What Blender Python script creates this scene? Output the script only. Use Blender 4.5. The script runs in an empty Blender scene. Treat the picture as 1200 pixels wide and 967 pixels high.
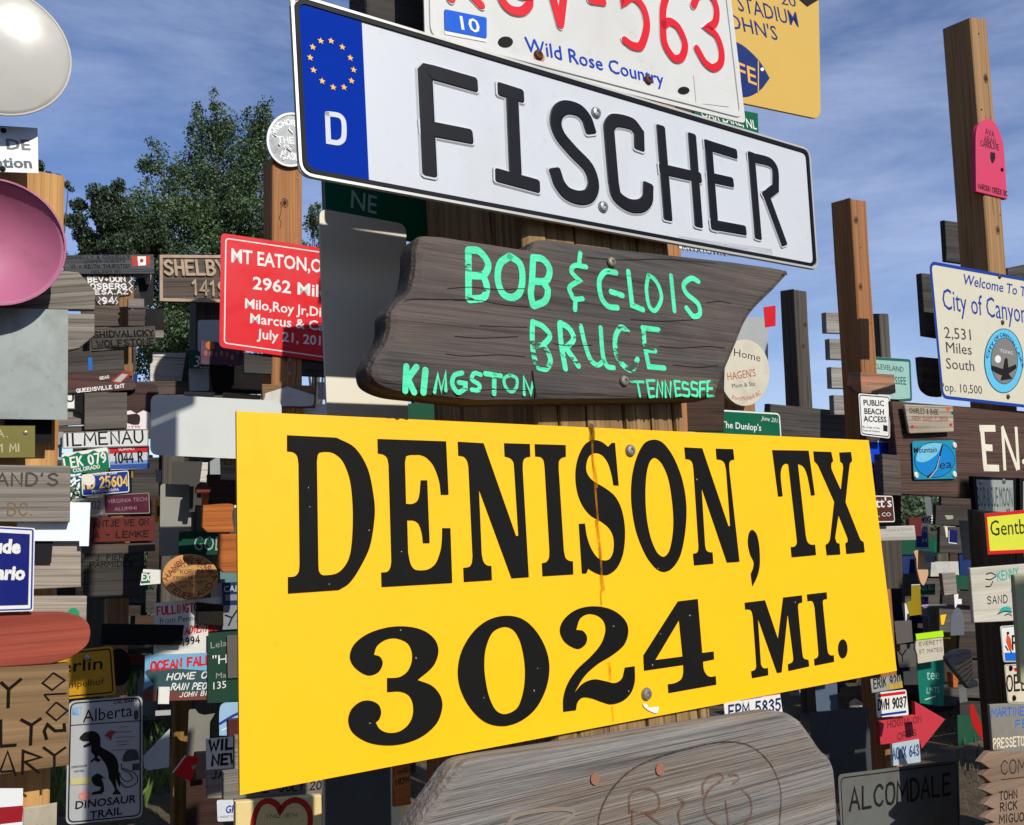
import bpy, bmesh, math, random
from mathutils import Vector, Matrix
from mathutils.geometry import tessellate_polygon
R = math.radians
rnd = random.Random(7)
scene = bpy.context.scene
COL = scene.collection
# ---------------------------------------------------------------- camera
F = 1080.0                      # focal length in pixels of a 1200 px wide picture
CX, CY = 600.0, 483.5
CAMZ = 1.6
up_c = Vector(((350-CX)/F, (10800+CY)/F, -1)).normalized()
fwd_c = Vector((0, 0, -1)); fwd_c = (fwd_c - up_c*fwd_c.dot(up_c)).normalized()
rt_c = fwd_c.cross(up_c).normalized()
M3 = Matrix((rt_c, fwd_c, up_c))          # camera coords -> world
CAM = Vector((0, 0, CAMZ))
cd = bpy.data.cameras.new('camera'); cam = bpy.data.objects.new('camera', cd); COL.objects.link(cam)
cam.matrix_world = Matrix.Translation(CAM) @ M3.to_4x4()
cd.sensor_width = 36; cd.lens = 36*F/1200; cd.clip_start = .05; cd.clip_end = 3000
scene.camera = cam
# ---------------------------------------------------------------- sky and sun
SUN_AZ, SUN_EL = 43.0, 37.0      # degrees to the right of straight behind the camera; height
w = bpy.data.worlds.new('World'); scene.world = w; w.use_nodes = True
nt = w.node_tree; nt.nodes.clear()
N = nt.nodes.new; Lk = nt.links.new
out = N('ShaderNodeOutputWorld'); bg = N('ShaderNodeBackground'); bg.inputs['Strength'].default_value = .116
sky = N('ShaderNodeTexSky'); sky.sky_type = 'NISHITA'; sky.sun_disc = False
sd = Vector((math.sin(R(SUN_AZ))*math.cos(R(SUN_EL)), -math.cos(R(SUN_AZ))*math.cos(R(SUN_EL)), math.sin(R(SUN_EL))))
sky.sun_elevation = R(SUN_EL); sky.sun_rotation = math.atan2(sd.x, sd.y)
sky.air_density = .95; sky.dust_density = .05; sky.ozone_density = 3.5; sky.altitude = 600
tc = N('ShaderNodeTexCoord'); mp = N('ShaderNodeMapping'); mp.inputs['Scale'].default_value = (1.6, 1.6, 6.0)
mp.inputs['Rotation'].default_value = (.25, -.2, .4)
nz = N('ShaderNodeTexNoise'); nz.inputs['Scale'].default_value = 1.6; nz.inputs['Detail'].default_value = 10; nz.inputs['Roughness'].default_value = .64; nz.inputs['Distortion'].default_value = .25
cr = N('ShaderNodeValToRGB'); cr.color_ramp.elements[0].position = .36; cr.color_ramp.elements[0].color = (0,0,0,1)
cr.color_ramp.elements[1].position = .72; cr.color_ramp.elements[1].color = (.5,.5,.5,1)
mx = N('ShaderNodeMixRGB'); mx.inputs[2].default_value = (5.8, 6.8, 9.2, 1)
tint = N('ShaderNodeMixRGB'); tint.blend_type = 'MULTIPLY'; tint.inputs[0].default_value = 1; tint.inputs[2].default_value = (1.0, .97, 1.12, 1)
Lk(tc.outputs['Generated'], mp.inputs[0]); Lk(mp.outputs[0], nz.inputs['Vector']); Lk(nz.outputs['Fac'], cr.inputs[0])
Lk(sky.outputs[0], tint.inputs[1]); Lk(tint.outputs[0], mx.inputs[1]); Lk(cr.outputs[0], mx.inputs[0]); Lk(mx.outputs[0], bg.inputs[0]); Lk(bg.outputs[0], out.inputs[0])
sl = bpy.data.lights.new('sun', 'SUN'); sl.energy = 5.0; sl.angle = R(.53); sl.color = (1, .955, .88)
so = bpy.data.objects.new('sun', sl); COL.objects.link(so); so.rotation_euler = sd.to_track_quat('Z', 'Y').to_euler()
scene.view_settings.view_transform = 'Standard'; scene.view_settings.look = 'None'
scene.view_settings.exposure = -.08; scene.view_settings.gamma = 1
# ---------------------------------------------------------------- materials
def lin(h):
    h = h.lstrip('#'); o = []
    for i in (0, 2, 4):
        c = int(h[i:i+2], 16)/255; o.append(c/12.92 if c <= .04045 else ((c+.055)/1.055)**2.4)
    return (*o, 1)
MC = {}
def nodes(name):
    m = bpy.data.materials.new(name); m.use_nodes = True; t = m.node_tree; t.nodes.clear()
    o = t.nodes.new('ShaderNodeOutputMaterial'); b = t.nodes.new('ShaderNodeBsdfPrincipled'); t.links.new(b.outputs[0], o.inputs[0])
    return m, t, b
def noise(t, vec, sc, det=4, rough=.55, dist=0):
    n = t.nodes.new('ShaderNodeTexNoise'); n.inputs['Scale'].default_value = sc; n.inputs['Detail'].default_value = det
    n.inputs['Roughness'].default_value = rough; n.inputs['Distortion'].default_value = dist; t.links.new(vec, n.inputs['Vector']); return n
def ramp(t, fac, stops):
    r = t.nodes.new('ShaderNodeValToRGB'); e = r.color_ramp.elements
    while len(e) < len(stops): e.new(.5)
    for q, (p, c) in zip(e, stops): q.position = p; q.color = c if len(c) == 4 else (*c, 1)
    t.links.new(fac, r.inputs[0]); return r
def coords(t, scale, jit=True):
    tc = t.nodes.new('ShaderNodeTexCoord'); mp = t.nodes.new('ShaderNodeMapping'); mp.inputs['Scale'].default_value = scale
    t.links.new(tc.outputs['Object'], mp.inputs[0])
    if jit:
        oi = t.nodes.new('ShaderNodeObjectInfo'); mu = t.nodes.new('ShaderNodeMath'); mu.operation = 'MULTIPLY'; mu.inputs[1].default_value = 37
        t.links.new(oi.outputs['Random'], mu.inputs[0]); cb = t.nodes.new('ShaderNodeCombineXYZ')
        for i in range(3): t.links.new(mu.outputs[0], cb.inputs[i])
        t.links.new(cb.outputs[0], mp.inputs['Location'])
    return mp.outputs[0]
def mixc(t, fac, a, b, mode='MIX'):
    m = t.nodes.new('ShaderNodeMixRGB'); m.blend_type = mode
    for i, v in ((0, fac), (1, a), (2, b)):
        if hasattr(v, 'is_output'): t.links.new(v, m.inputs[i])
        else: m.inputs[i].default_value = v
    return m.outputs[0]
def paint(hexc, rough=.42, dirt=.25, metal=0., dirtcol='4a3d2c', bump=.15, key=''):
    k = ('p', hexc, rough, dirt, metal, dirtcol, bump)
    if k in MC: return MC[k]
    m, t, b = nodes('paint_' + hexc)
    v = coords(t, (1, 1, 1)); n1 = noise(t, v, 9, 8, .62, .6); n2 = noise(t, v, 70, 6, .7)
    f = ramp(t, n1.outputs[0], [(.48, (0, 0, 0)), (.75, (dirt, dirt, dirt))])
    f2 = ramp(t, n2.outputs[0], [(.60, (0, 0, 0)), (.72, (dirt*1.3, dirt*1.3, dirt*1.3))])
    c = mixc(t, f.outputs[0], lin(hexc), lin(dirtcol)); c = mixc(t, f2.outputs[0], c, lin(dirtcol))
    t.links.new(c, b.inputs['Base Color'])
    rr = ramp(t, n1.outputs[0], [(.3, (rough*.8,)*3), (.8, (min(1, rough*1.5),)*3)]); t.links.new(rr.outputs[0], b.inputs['Roughness'])
    b.inputs['Metallic'].default_value = metal; b.inputs['Specular IOR Level'].default_value = .05 if hexc[:2] == '02' else .12 if hexc[0] in '01' else .3
    if bump:
        bp = t.nodes.new('ShaderNodeBump'); bp.inputs['Strength'].default_value = bump; bp.inputs['Distance'].default_value = .002
        t.links.new(n1.outputs[0], bp.inputs['Height']); t.links.new(bp.outputs[0], b.inputs['Normal'])
    MC[k] = m; return m
def wood(hl, hd, fy=26, fx=1.0, axis='x', rough=.8, bump=.5, dist=.8, lines=.5, wear=None, key=''):
    """weathered wood; grain runs along the given local axis, fy = grain lines per metre (roughly)"""
    k = ('w', hl, hd, fy, fx, axis, bump, dist, lines, wear)
    if k in MC: return MC[k]
    m, t, b = nodes('wood_' + hl)
    s = (fx, fy, fy) if axis == 'x' else (fy, fx, fy)
    v = coords(t, s)
    n1 = noise(t, v, 1, 8, .6, dist)
    s2 = tuple(q*(1.4 if q == fx else 5) for q in s); v2 = coords(t, s2); n2 = noise(t, v2, 1, 5, .6, .2)
    v3 = coords(t, tuple(q*(.8 if q == fx else .22) for q in s)); n3 = noise(t, v3, 2.0, 4, .6, .5)
    c = ramp(t, n1.outputs[0], [(.33, lin(hd)), (.5, tuple((a*.4+b_*.6) for a, b_ in zip(lin(hd), lin(hl)))), (.66, lin(hl))]).outputs[0]
    ln = ramp(t, n2.outputs[0], [(.36, (1-lines,)*3), (.48, (1, 1, 1))])
    c = mixc(t, 1., c, ln.outputs[0], 'MULTIPLY')
    if wear:
        wf = ramp(t, n3.outputs[0], [(.47, (0, 0, 0)), (.68, (.75,)*3)]); c = mixc(t, wf.outputs[0], c, lin(wear))
    hs = t.nodes.new('ShaderNodeHueSaturation'); oi = t.nodes.new('ShaderNodeObjectInfo'); mr = t.nodes.new('ShaderNodeMapRange')
    mr.inputs['To Min'].default_value = .85; mr.inputs['To Max'].default_value = 1.12; t.links.new(oi.outputs['Random'], mr.inputs['Value'])
    t.links.new(mr.outputs[0], hs.inputs['Value']); t.links.new(c, hs.inputs['Color']); t.links.new(hs.outputs[0], b.inputs['Base Color'])
    b.inputs['Roughness'].default_value = rough; b.inputs['Specular IOR Level'].default_value = .3
    ad = t.nodes.new('ShaderNodeMath'); ad.operation = 'ADD'; t.links.new(n1.outputs[0], ad.inputs[0]); t.links.new(n2.outputs[0], ad.inputs[1])
    bp = t.nodes.new('ShaderNodeBump'); bp.inputs['Strength'].default_value = bump; bp.inputs['Distance'].default_value = .004
    t.links.new(ad.outputs[0], bp.inputs['Height']); t.links.new(bp.outputs[0], b.inputs['Normal'])
    MC[k] = m; return m
def worn(hexc, under, thr=.56):
    # brushed on paint with the board showing through where it has flaked
    m, t, b = nodes('worn_paint_' + hexc); v = coords(t, (60, 220, 60), False); n1 = noise(t, v, 1, 6, .65, .5); v2 = coords(t, (14, 14, 14), False); n2 = noise(t, v2, 1, 3)
    ad = t.nodes.new('ShaderNodeMath'); ad.operation = 'MULTIPLY_ADD'; ad.inputs[1].default_value = .45; t.links.new(n2.outputs[0], ad.inputs[0]); sc_ = t.nodes.new('ShaderNodeMath'); sc_.operation = 'MULTIPLY'; sc_.inputs[1].default_value = .55; t.links.new(n1.outputs[0], sc_.inputs[0]); t.links.new(sc_.outputs[0], ad.inputs[2])
    f = ramp(t, ad.outputs[0], [(thr, (0, 0, 0)), (thr+.035, (.95,)*3)]); v3 = coords(t, (30, 30, 30), False); n3 = noise(t, v3, 1, 3); L = lin(hexc)
    c0 = ramp(t, n3.outputs[0], [(.3, tuple(q*.8 for q in L[:3])), (.7, tuple(min(1, q*1.1) for q in L[:3]))])
    c = mixc(t, f.outputs[0], c0.outputs[0], lin(under)); t.links.new(c, b.inputs['Base Color']); b.inputs['Roughness'].default_value = .6; b.inputs['Specular IOR Level'].default_value = .2
    bp = t.nodes.new('ShaderNodeBump'); bp.inputs['Strength'].default_value = .6; bp.inputs['Distance'].default_value = .002; t.links.new(n1.outputs[0], bp.inputs['Height']); t.links.new(bp.outputs[0], b.inputs['Normal'])
    return m
def stain(hexc, lo=.25, hi=.85):
    m, t, b = nodes('stain_' + hexc); v = coords(t, (260, 90, 200), False); n1 = noise(t, v, 1, 6, .7, .6)
    b.inputs['Base Color'].default_value = lin(hexc); b.inputs['Roughness'].default_value = .8; b.inputs['Specular IOR Level'].default_value = .1
    f = ramp(t, n1.outputs[0], [(.35, (lo,)*3), (.62, (hi,)*3)]); t.links.new(f.outputs[0], b.inputs['Alpha']); return m
def leafmat(name, a, b_, rough=.5):
    m, t, b = nodes(name)
    g = t.nodes.new('ShaderNodeNewGeometry'); r = ramp(t, g.outputs['Random Per Island'], [(0, lin(a)), (1, lin(b_))])
    t.links.new(r.outputs[0], b.inputs['Base Color']); b.inputs['Roughness'].default_value = rough
    tr = t.nodes.new('ShaderNodeBsdfTranslucent'); t.links.new(r.outputs[0], tr.inputs[0]); ms = t.nodes.new('ShaderNodeMixShader'); ms.inputs[0].default_value = .22
    o = [q for q in t.nodes if q.type == 'OUTPUT_MATERIAL'][0]; t.links.new(b.outputs[0], ms.inputs[1]); t.links.new(tr.outputs[0], ms.inputs[2]); t.links.new(ms.outputs[0], o.inputs[0])
    return m
# ---------------------------------------------------------------- geometry core
def ray(px, py): return M3 @ Vector(((px-CX)/F, -(py-CY)/F, -1))
class Pl:
    """a plane standing in the world; the sign faces all look the same way as in the photo (34 degrees to the right)"""
    def __init__(s, px, py, d, yaw=32, pitch=0, axes=None, P=None):
        s.P = P if P is not None else CAM + ray(px, py)*d
        if axes: s.e1, s.e2, s.n = axes
        else:
            y = R(yaw); s.n = Vector((math.sin(y)*math.cos(R(pitch)), -math.cos(y)*math.cos(R(pitch)), math.sin(R(pitch))))
            s.e1 = Vector((math.cos(y), math.sin(y), 0)); s.e2 = s.n.cross(s.e1)
    def off(s, o): return Pl(0, 0, 0, axes=(s.e1, s.e2, s.n), P=s.P + s.n*o)
    def at(s, px, py):
        r = ray(px, py); return CAM + r*((s.P-CAM).dot(s.n)/r.dot(s.n))
    def depth(s, px, py): r = ray(px, py); return (s.P-CAM).dot(s.n)/r.dot(s.n)
def pts(s, z=None):
    """'x,y x,y* ...' -> list of (x, y, smooth); z=(ox, oy, scale) undoes a crop"""
    o = []
    for q in s.split():
        sm = q.endswith('*'); q = q.rstrip('*'); x, y = map(float, q.split(','))
        if z: x, y = z[0]+x/z[2], z[1]+y/z[2]
        o.append((x, y, sm))
    return o
def curve(P, closed=True, n=5):
    """corners stay, starred points are passed smoothly"""
    if not any(p[2] for p in P): return [(p[0], p[1]) for p in P]
    o = []; k = len(P)
    for i in range(k if closed else k-1):
        a, b = P[i], P[(i+1) % k]
        if not (a[2] or b[2]): o.append((a[0], a[1])); continue
        def tan(j):
            p = P[j % k]
            if not p[2]: return (b[0]-a[0], b[1]-a[1])
            if not closed and j in (0, k-1): return (b[0]-a[0], b[1]-a[1])
            q, r = P[(j-1) % k], P[(j+1) % k]
            tx, ty = (r[0]-q[0])/2, (r[1]-q[1])/2
            L = math.hypot(tx, ty) or 1; lim = math.hypot(b[0]-a[0], b[1]-a[1])
            f = min(1, lim*1.0/L); return (tx*f, ty*f)
        ta, tb = tan(i), tan(i+1)
        for j in range(n):
            t = j/n; h0 = 2*t**3-3*t*t+1; h1 = t**3-2*t*t+t; h2 = -2*t**3+3*t*t; h3 = t**3-t*t
            o.append((h0*a[0]+h1*ta[0]+h2*b[0]+h3*tb[0], h0*a[1]+h1*ta[1]+h2*b[1]+h3*tb[1]))
    if not closed: o.append((P[-1][0], P[-1][1]))
    return o
def ell(cx, cy, rx, ry, n=40): return [(cx+rx*math.cos(2*math.pi*i/n), cy+ry*math.sin(2*math.pi*i/n)) for i in range(n)]
def roundp(P, r, n=5):
    if r <= 0: return P
    o = []; k = len(P)
    for i in range(k):
        p0, p, p1 = Vector(P[i-1]), Vector(P[i]), Vector(P[(i+1) % k])
        a, b = (p0-p), (p1-p); rr = min(r, a.length*.45, b.length*.45)
        A = p+a.normalized()*rr; B = p+b.normalized()*rr
        for j in range(n+1):
            t = j/n; q = A*(1-t)**2 + p*(2*t*(1-t)) + B*t*t; o.append((q.x, q.y))
    return o
def area(P): return sum(P[i-1][0]*P[i][1]-P[i][0]*P[i-1][1] for i in range(len(P)))/2
def inset(P, d):
    if area(P) < 0: d = -d
    o = []; k = len(P)
    for i in range(k):
        p0, p, p1 = Vector(P[i-1]), Vector(P[i]), Vector(P[(i+1) % k])
        a = (p-p0).normalized(); b = (p1-p).normalized()
        na, nb = Vector((-a.y, a.x)), Vector((-b.y, b.x)); c = 1+na.dot(nb)
        q = p + (na+nb)*(d/max(c, .3)); o.append((q.x, q.y))
    return o
def mesh(name, V, Fc, mat, parent=None, mw=None, smooth=False):
    me = bpy.data.meshes.new(name); me.from_pydata(V, [], Fc)
    me.materials.append(mat)
    if smooth: me.polygons.foreach_set('use_smooth', [True]*len(me.polygons))
    me.update(); o = bpy.data.objects.new(name, me); COL.objects.link(o)
    if parent: o.parent = parent
    if mw is not None: o.matrix_world = mw
    return o
def tag(o, label, cat, group=None, kind=None):
    if label: o['label'] = label
    if cat: o['category'] = cat
    if group: o['group'] = group
    if kind: o['kind'] = kind
    return o
def slab(P, z0, z1, holes=(), bev=0, bseg=2):
    """solid from outline P between z0 (front) and z1 (back), with optional front bevel"""
    if area(P) < 0: P = P[::-1]
    V = []; Fc = []
    rings = [P]; zs = [z0]
    if bev:
        rings = []; zs = []
        for j in range(bseg, -1, -1):
            a = j/bseg*math.pi/2; rings.append(inset(P, bev*(1-math.cos(a)))); zs.append(z0-bev*(1-math.sin(a)))
    k = len(P)
    H = [h[::-1] if area(h) > 0 else h for h in holes]
    for ring, z in zip(rings, zs): V += [(x, y, z) for x, y in ring]
    top = [Vector((x, y, 0)) for x, y in rings[0]]
    base = len(V)
    hidx = []
    for h in H: hidx.append(len(V)); V += [(x, y, z0) for x, y in h]
    idx = list(range(k)) + [i for q, h in zip(hidx, H) for i in range(q, q+len(h))]
    tri = tessellate_polygon([top]+[[Vector((x, y, 0)) for x, y in h] for h in H])
    for a, b, c in tri:
        A, B, C = idx[a], idx[b], idx[c]
        nn = (V[B][0]-V[A][0])*(V[C][1]-V[A][1])-(V[B][1]-V[A][1])*(V[C][0]-V[A][0])
        if abs(nn) < 1e-14: continue
        Fc.append((A, B, C) if nn > 0 else (A, C, B))
    for j in range(len(rings)-1):
        for i in range(k): Fc.append((j*k+i, (j+1)*k+i, (j+1)*k+(i+1) % k, j*k+(i+1) % k))
    if z1 is not None and z1 < z0:
        last = (len(rings)-1)*k; bb = len(V); V += [(x, y, z1) for x, y in P]
        for i in range(k): Fc.append((last+i, bb+i, bb+(i+1) % k, last+(i+1) % k))
        bt = list(range(bb, bb+k))
        for q, h in zip(hidx, H):
            b2 = len(V); V += [(x, y, z1) for x, y in h]; m = len(h); bt += list(range(b2, b2+m))
            for i in range(m): Fc.append((q+i, b2+i, b2+(i+1) % m, q+(i+1) % m))
        for a, b, c in tessellate_polygon([[Vector((x, y, 0)) for x, y in P]]+[[Vector((x, y, 0)) for x, y in h] for h in H]):
            A, B, C = bt[a], bt[b], bt[c]
            nn = (V[B][0]-V[A][0])*(V[C][1]-V[A][1])-(V[B][1]-V[A][1])*(V[C][0]-V[A][0])
            if abs(nn) > 1e-14: Fc.append((A, B, C) if nn < 0 else (A, C, B))
    return V, Fc
def ribbon(P, wd, z0, h, closed=False, cap=1):
    """a stroke of half width wd swept along P, standing h proud of z0"""
    Q = [Vector(p) for p in P]
    q2 = [Q[0]]
    for q in Q[1:]:
        if (q-q2[-1]).length > wd*.12: q2.append(q)
    Q = q2
    if closed and len(Q) > 2 and (Q[0]-Q[-1]).length < wd*.12: Q.pop()
    if len(Q) < 2: Q = [Q[0], Q[0]+Vector((wd*.3, 0))]
    k = len(Q); sec = []
    for i in range(k):
        if closed: a, b = (Q[i]-Q[i-1]).normalized(), (Q[(i+1) % k]-Q[i]).normalized()
        else:
            a = (Q[i]-Q[i-1]).normalized() if i else (Q[1]-Q[0]).normalized(); b = (Q[i+1]-Q[i]).normalized() if i < k-1 else a
        m = a+b
        if m.length < .2: m = b
        m.normalize(); nn = Vector((-m.y, m.x)); c = max(.55, abs(nn.dot(Vector((-b.y, b.x)))))
        sec.append((Q[i], nn, wd/c))
    if not closed and cap == 2:
        d0 = (Q[0]-Q[1]).normalized(); d1 = (Q[-1]-Q[-2]).normalized()
        sec = [(Q[0]+d0*wd*.95, sec[0][1], wd*.72), (Q[0]+d0*wd*.85, sec[0][1], wd*.9), (Q[0]+d0*wd*.65, sec[0][1], wd)]+sec+[(Q[-1]+d1*wd*.65, sec[-1][1], wd), (Q[-1]+d1*wd*.85, sec[-1][1], wd*.9), (Q[-1]+d1*wd*.95, sec[-1][1], wd*.72)]
    elif not closed and cap:
        d0 = (Q[0]-Q[1]).normalized(); d1 = (Q[-1]-Q[-2]).normalized(); pre = []; post = []
        for s_, c_ in ((.98, .15), (.8, .6), (.45, .89)):
            pre.append((Q[0]+d0*wd*s_, sec[0][1], wd*c_))
        for s_, c_ in ((.45, .89), (.8, .6), (.98, .15)): post.append((Q[-1]+d1*wd*s_, sec[-1][1], wd*c_))
        sec = pre+sec+post
    V = []; Fc = []
    prof = [(-1, 0), (-.82, 1), (.82, 1), (1, 0)] if h > 3e-4 else [(-1, 1), (1, 1)]
    m = len(prof)
    for p, nn, ww in sec:
        for x, zz in prof: q = p+nn*ww*x; V.append((q.x, q.y, z0+h*zz))
    k = len(sec)
    for i in range(k if closed else k-1):
        j = (i+1) % k
        for a in range(m-1): Fc.append((i*m+a, i*m+a+1, j*m+a+1, j*m+a)[::-1])
    if not closed and m == 4: Fc += [(0, 1, 2, 3)[::-1], tuple((k-1)*m+a for a in range(4))]
    return V, Fc
def join(parts):
    V = []; Fc = []
    for v, f in parts: b = len(V); V += v; Fc += [tuple(i+b for i in q) for q in f]
    return V, Fc
# hand lettering: strokes on a grid 4 wide, 6 high
SF = {'A':'0,0 2,6 4,0|.8,2.2 3.2,2.2','B':'.3,0 .3,6|.3,6 2.4,6* 3.4,4.7* 2.4,3.2* .3,3.2|2.4,3.2 3.8,1.6* 2.4,0* .3,0','C':'3.8,4.9 2.2,6* .4,4.4* .4,1.6* 2.2,0* 3.8,1.1',
'D':'.3,0 .3,6 2,6* 3.8,4.4* 3.8,1.6* 2,0* .3,0','E':'3.6,6 .3,6 .3,0 3.7,0|.3,3.1 3,3.1','F':'3.6,6 .3,6 .3,0|.3,3.1 3,3.1','G':'3.8,5 2.2,6* .3,4.3* .3,1.7* 2.2,0* 3.8,1 3.8,2.7 2.4,2.7',
'H':'.3,0 .3,6|3.7,0 3.7,6|.3,3 3.7,3','I':'2,0 2,6','J':'3,6 3,1.4* 1.8,0* .4,1','K':'.3,0 .3,6|3.7,6 .3,2.6|1.4,3.6 3.8,0','L':'.3,6 .3,0 3.6,0','M':'0,0 .3,6 2,2 3.7,6 4,0',
'N':'.3,0 .3,6 3.7,0 3.7,6','O':'2,6 .7,5.4* .1,3* .7,.6* 2,0* 3.3,.6* 3.9,3* 3.3,5.4* 2,6','P':'.3,0 .3,6 2.4,6* 3.7,4.5* 2.4,3* .3,3','Q':'2,6 .3,4.6* .3,1.4* 2,0* 3.7,1.4* 3.7,4.6* 2,6|2.6,1.4 4,-.4',
'R':'.3,0 .3,6 2.4,6* 3.7,4.6* 2.4,3.1* .3,3.1|1.8,3.1 3.9,0','S':'3.6,5 2.2,6* .5,4.9* 1.2,3.5* 3,2.6* 3.6,1.2* 2,0* .3,1','T':'0,6 4,6|2,6 2,0','U':'.3,6 .3,1.6* 2,0* 3.7,1.6* 3.7,6','V':'0,6 2,0 4,6',
'W':'0,6 1,0 2,4.5 3,0 4,6','X':'.2,0 3.8,6|.2,6 3.8,0','Y':'0,6 2,3 4,6|2,3 2,0','Z':'.3,6 3.8,6 .3,0 3.8,0','0':'2,6 .5,4.6* .5,1.4* 2,0* 3.5,1.4* 3.5,4.6* 2,6','1':'1,4.8 2.2,6 2.2,0',
'2':'.4,4.8 2,6* 3.5,4.6* 2.6,2.8* .3,0 3.8,0','3':'.4,5 2,6* 3.4,4.6* 1.6,3.2 3.6,1.7* 2,0* .3,1','4':'3,0 3,6 .2,1.8 3.9,1.8','5':'3.5,6 .7,6 .5,3.4 2.2,3.8* 3.6,2* 2,0* .3,.8','6':'3.2,5.6 1.6,4.8* .4,2* 2,0* 3.6,1.8* 2.2,3.4* .6,2.2',
'7':'.3,6 3.7,6 1.6,0','8':'2,3.2 .6,4.6* 2,6* 3.4,4.6* 2,3.2* .4,1.5* 2,0* 3.6,1.5* 2,3.2','9':'3.4,3.6 2,2.6* .5,4.2* 2,6* 3.5,4.4* 3,1.4* 1.2,0','&':'3.8,0 1,4.4* 1.8,6* 2.8,4.8* .5,1.6* 1.6,0* 3.6,2.4',
'+':'.8,2.6 3.2,2.6|2,3.8 2,1.4','-':'1,3 3,3','.':'2,.1 2,.3',',':'2,.4 1.6,-.9',"'":'2,6 1.8,4.8','"':'1.4,6 1.4,4.8|2.6,6 2.6,4.8','^':'1.9,3 2.1,3'}
SW = {'I': 1.6, "'": 1.6, '.': 1.4, ',': 1.4, ' ': 2.6, 'M': 4.8, 'W': 4.8, '1': 3, '^': 1.6, '-': 3}
def stroke_text(s, wr, jit=0):
    """-> list of polylines in em units (cap height 1) and total width; wr unused"""
    o = []; x = 0
    for ch in s.upper():
        wch = SW.get(ch, 4)
        if ch in SF:
            for st in SF[ch].split('|'):
                P = curve(pts(st), False, 4); x0 = x + (wch-4)/2
                sx = wch/4 if ch in 'MW' else 1
                o.append([((x0+(2+(p[0]-2)*sx)+rnd.uniform(-jit, jit))/6, (p[1]+rnd.uniform(-jit, jit))/6) for p in P])
        x += wch+1.1
    return o, (x-1.1)/6
BC = {}
def bfont(s, bold=0.):
    k = (s, bold)
    if k in BC: return BC[k]
    def conv(q):
        c = bpy.data.curves.new('t', 'FONT'); c.body = q; c.resolution_u = 2; c.offset = bold
        o = bpy.data.objects.new('t', c); me = o.to_mesh(); V = [tuple(v.co) for v in me.vertices]; Fc = [tuple(p.vertices) for p in me.polygons]
        o.to_mesh_clear(); bpy.data.objects.remove(o); bpy.data.curves.remove(c); return V, Fc
    if 'H' not in BC: BC['H'] = max(v[1] for v in conv('H')[0])
    V, Fc = conv(s); h = BC['H']; x0 = min(v[0] for v in V); x1 = max(v[0] for v in V)
    BC[k] = ([((v[0]-x0)/h, v[1]/h) for v in V], Fc, (x1-x0)/h); return BC[k]
SCREW = {}
def screw_mesh(r, mat):
    k = (round(r, 5), mat.name)
    if k in SCREW: return SCREW[k]
    V = []; Fc = []; n = 14
    for rr, z in ((1.0, 0), (1, .18), (.8, .42), (.35, .5), (.28, .3)):
        V += [(r*rr*math.cos(2*math.pi*i/n), r*rr*math.sin(2*math.pi*i/n), r*z) for i in range(n)]
    for j in range(4):
        for i in range(n): Fc.append((j*n+i, j*n+(i+1) % n, (j+1)*n+(i+1) % n, (j+1)*n+i))
    Fc.append(tuple(range(4*n, 5*n)))
    me = bpy.data.meshes.new('screw'); me.from_pydata(V, [], Fc); me.materials.append(mat); me.update(); SCREW[k] = me; return me
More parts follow.
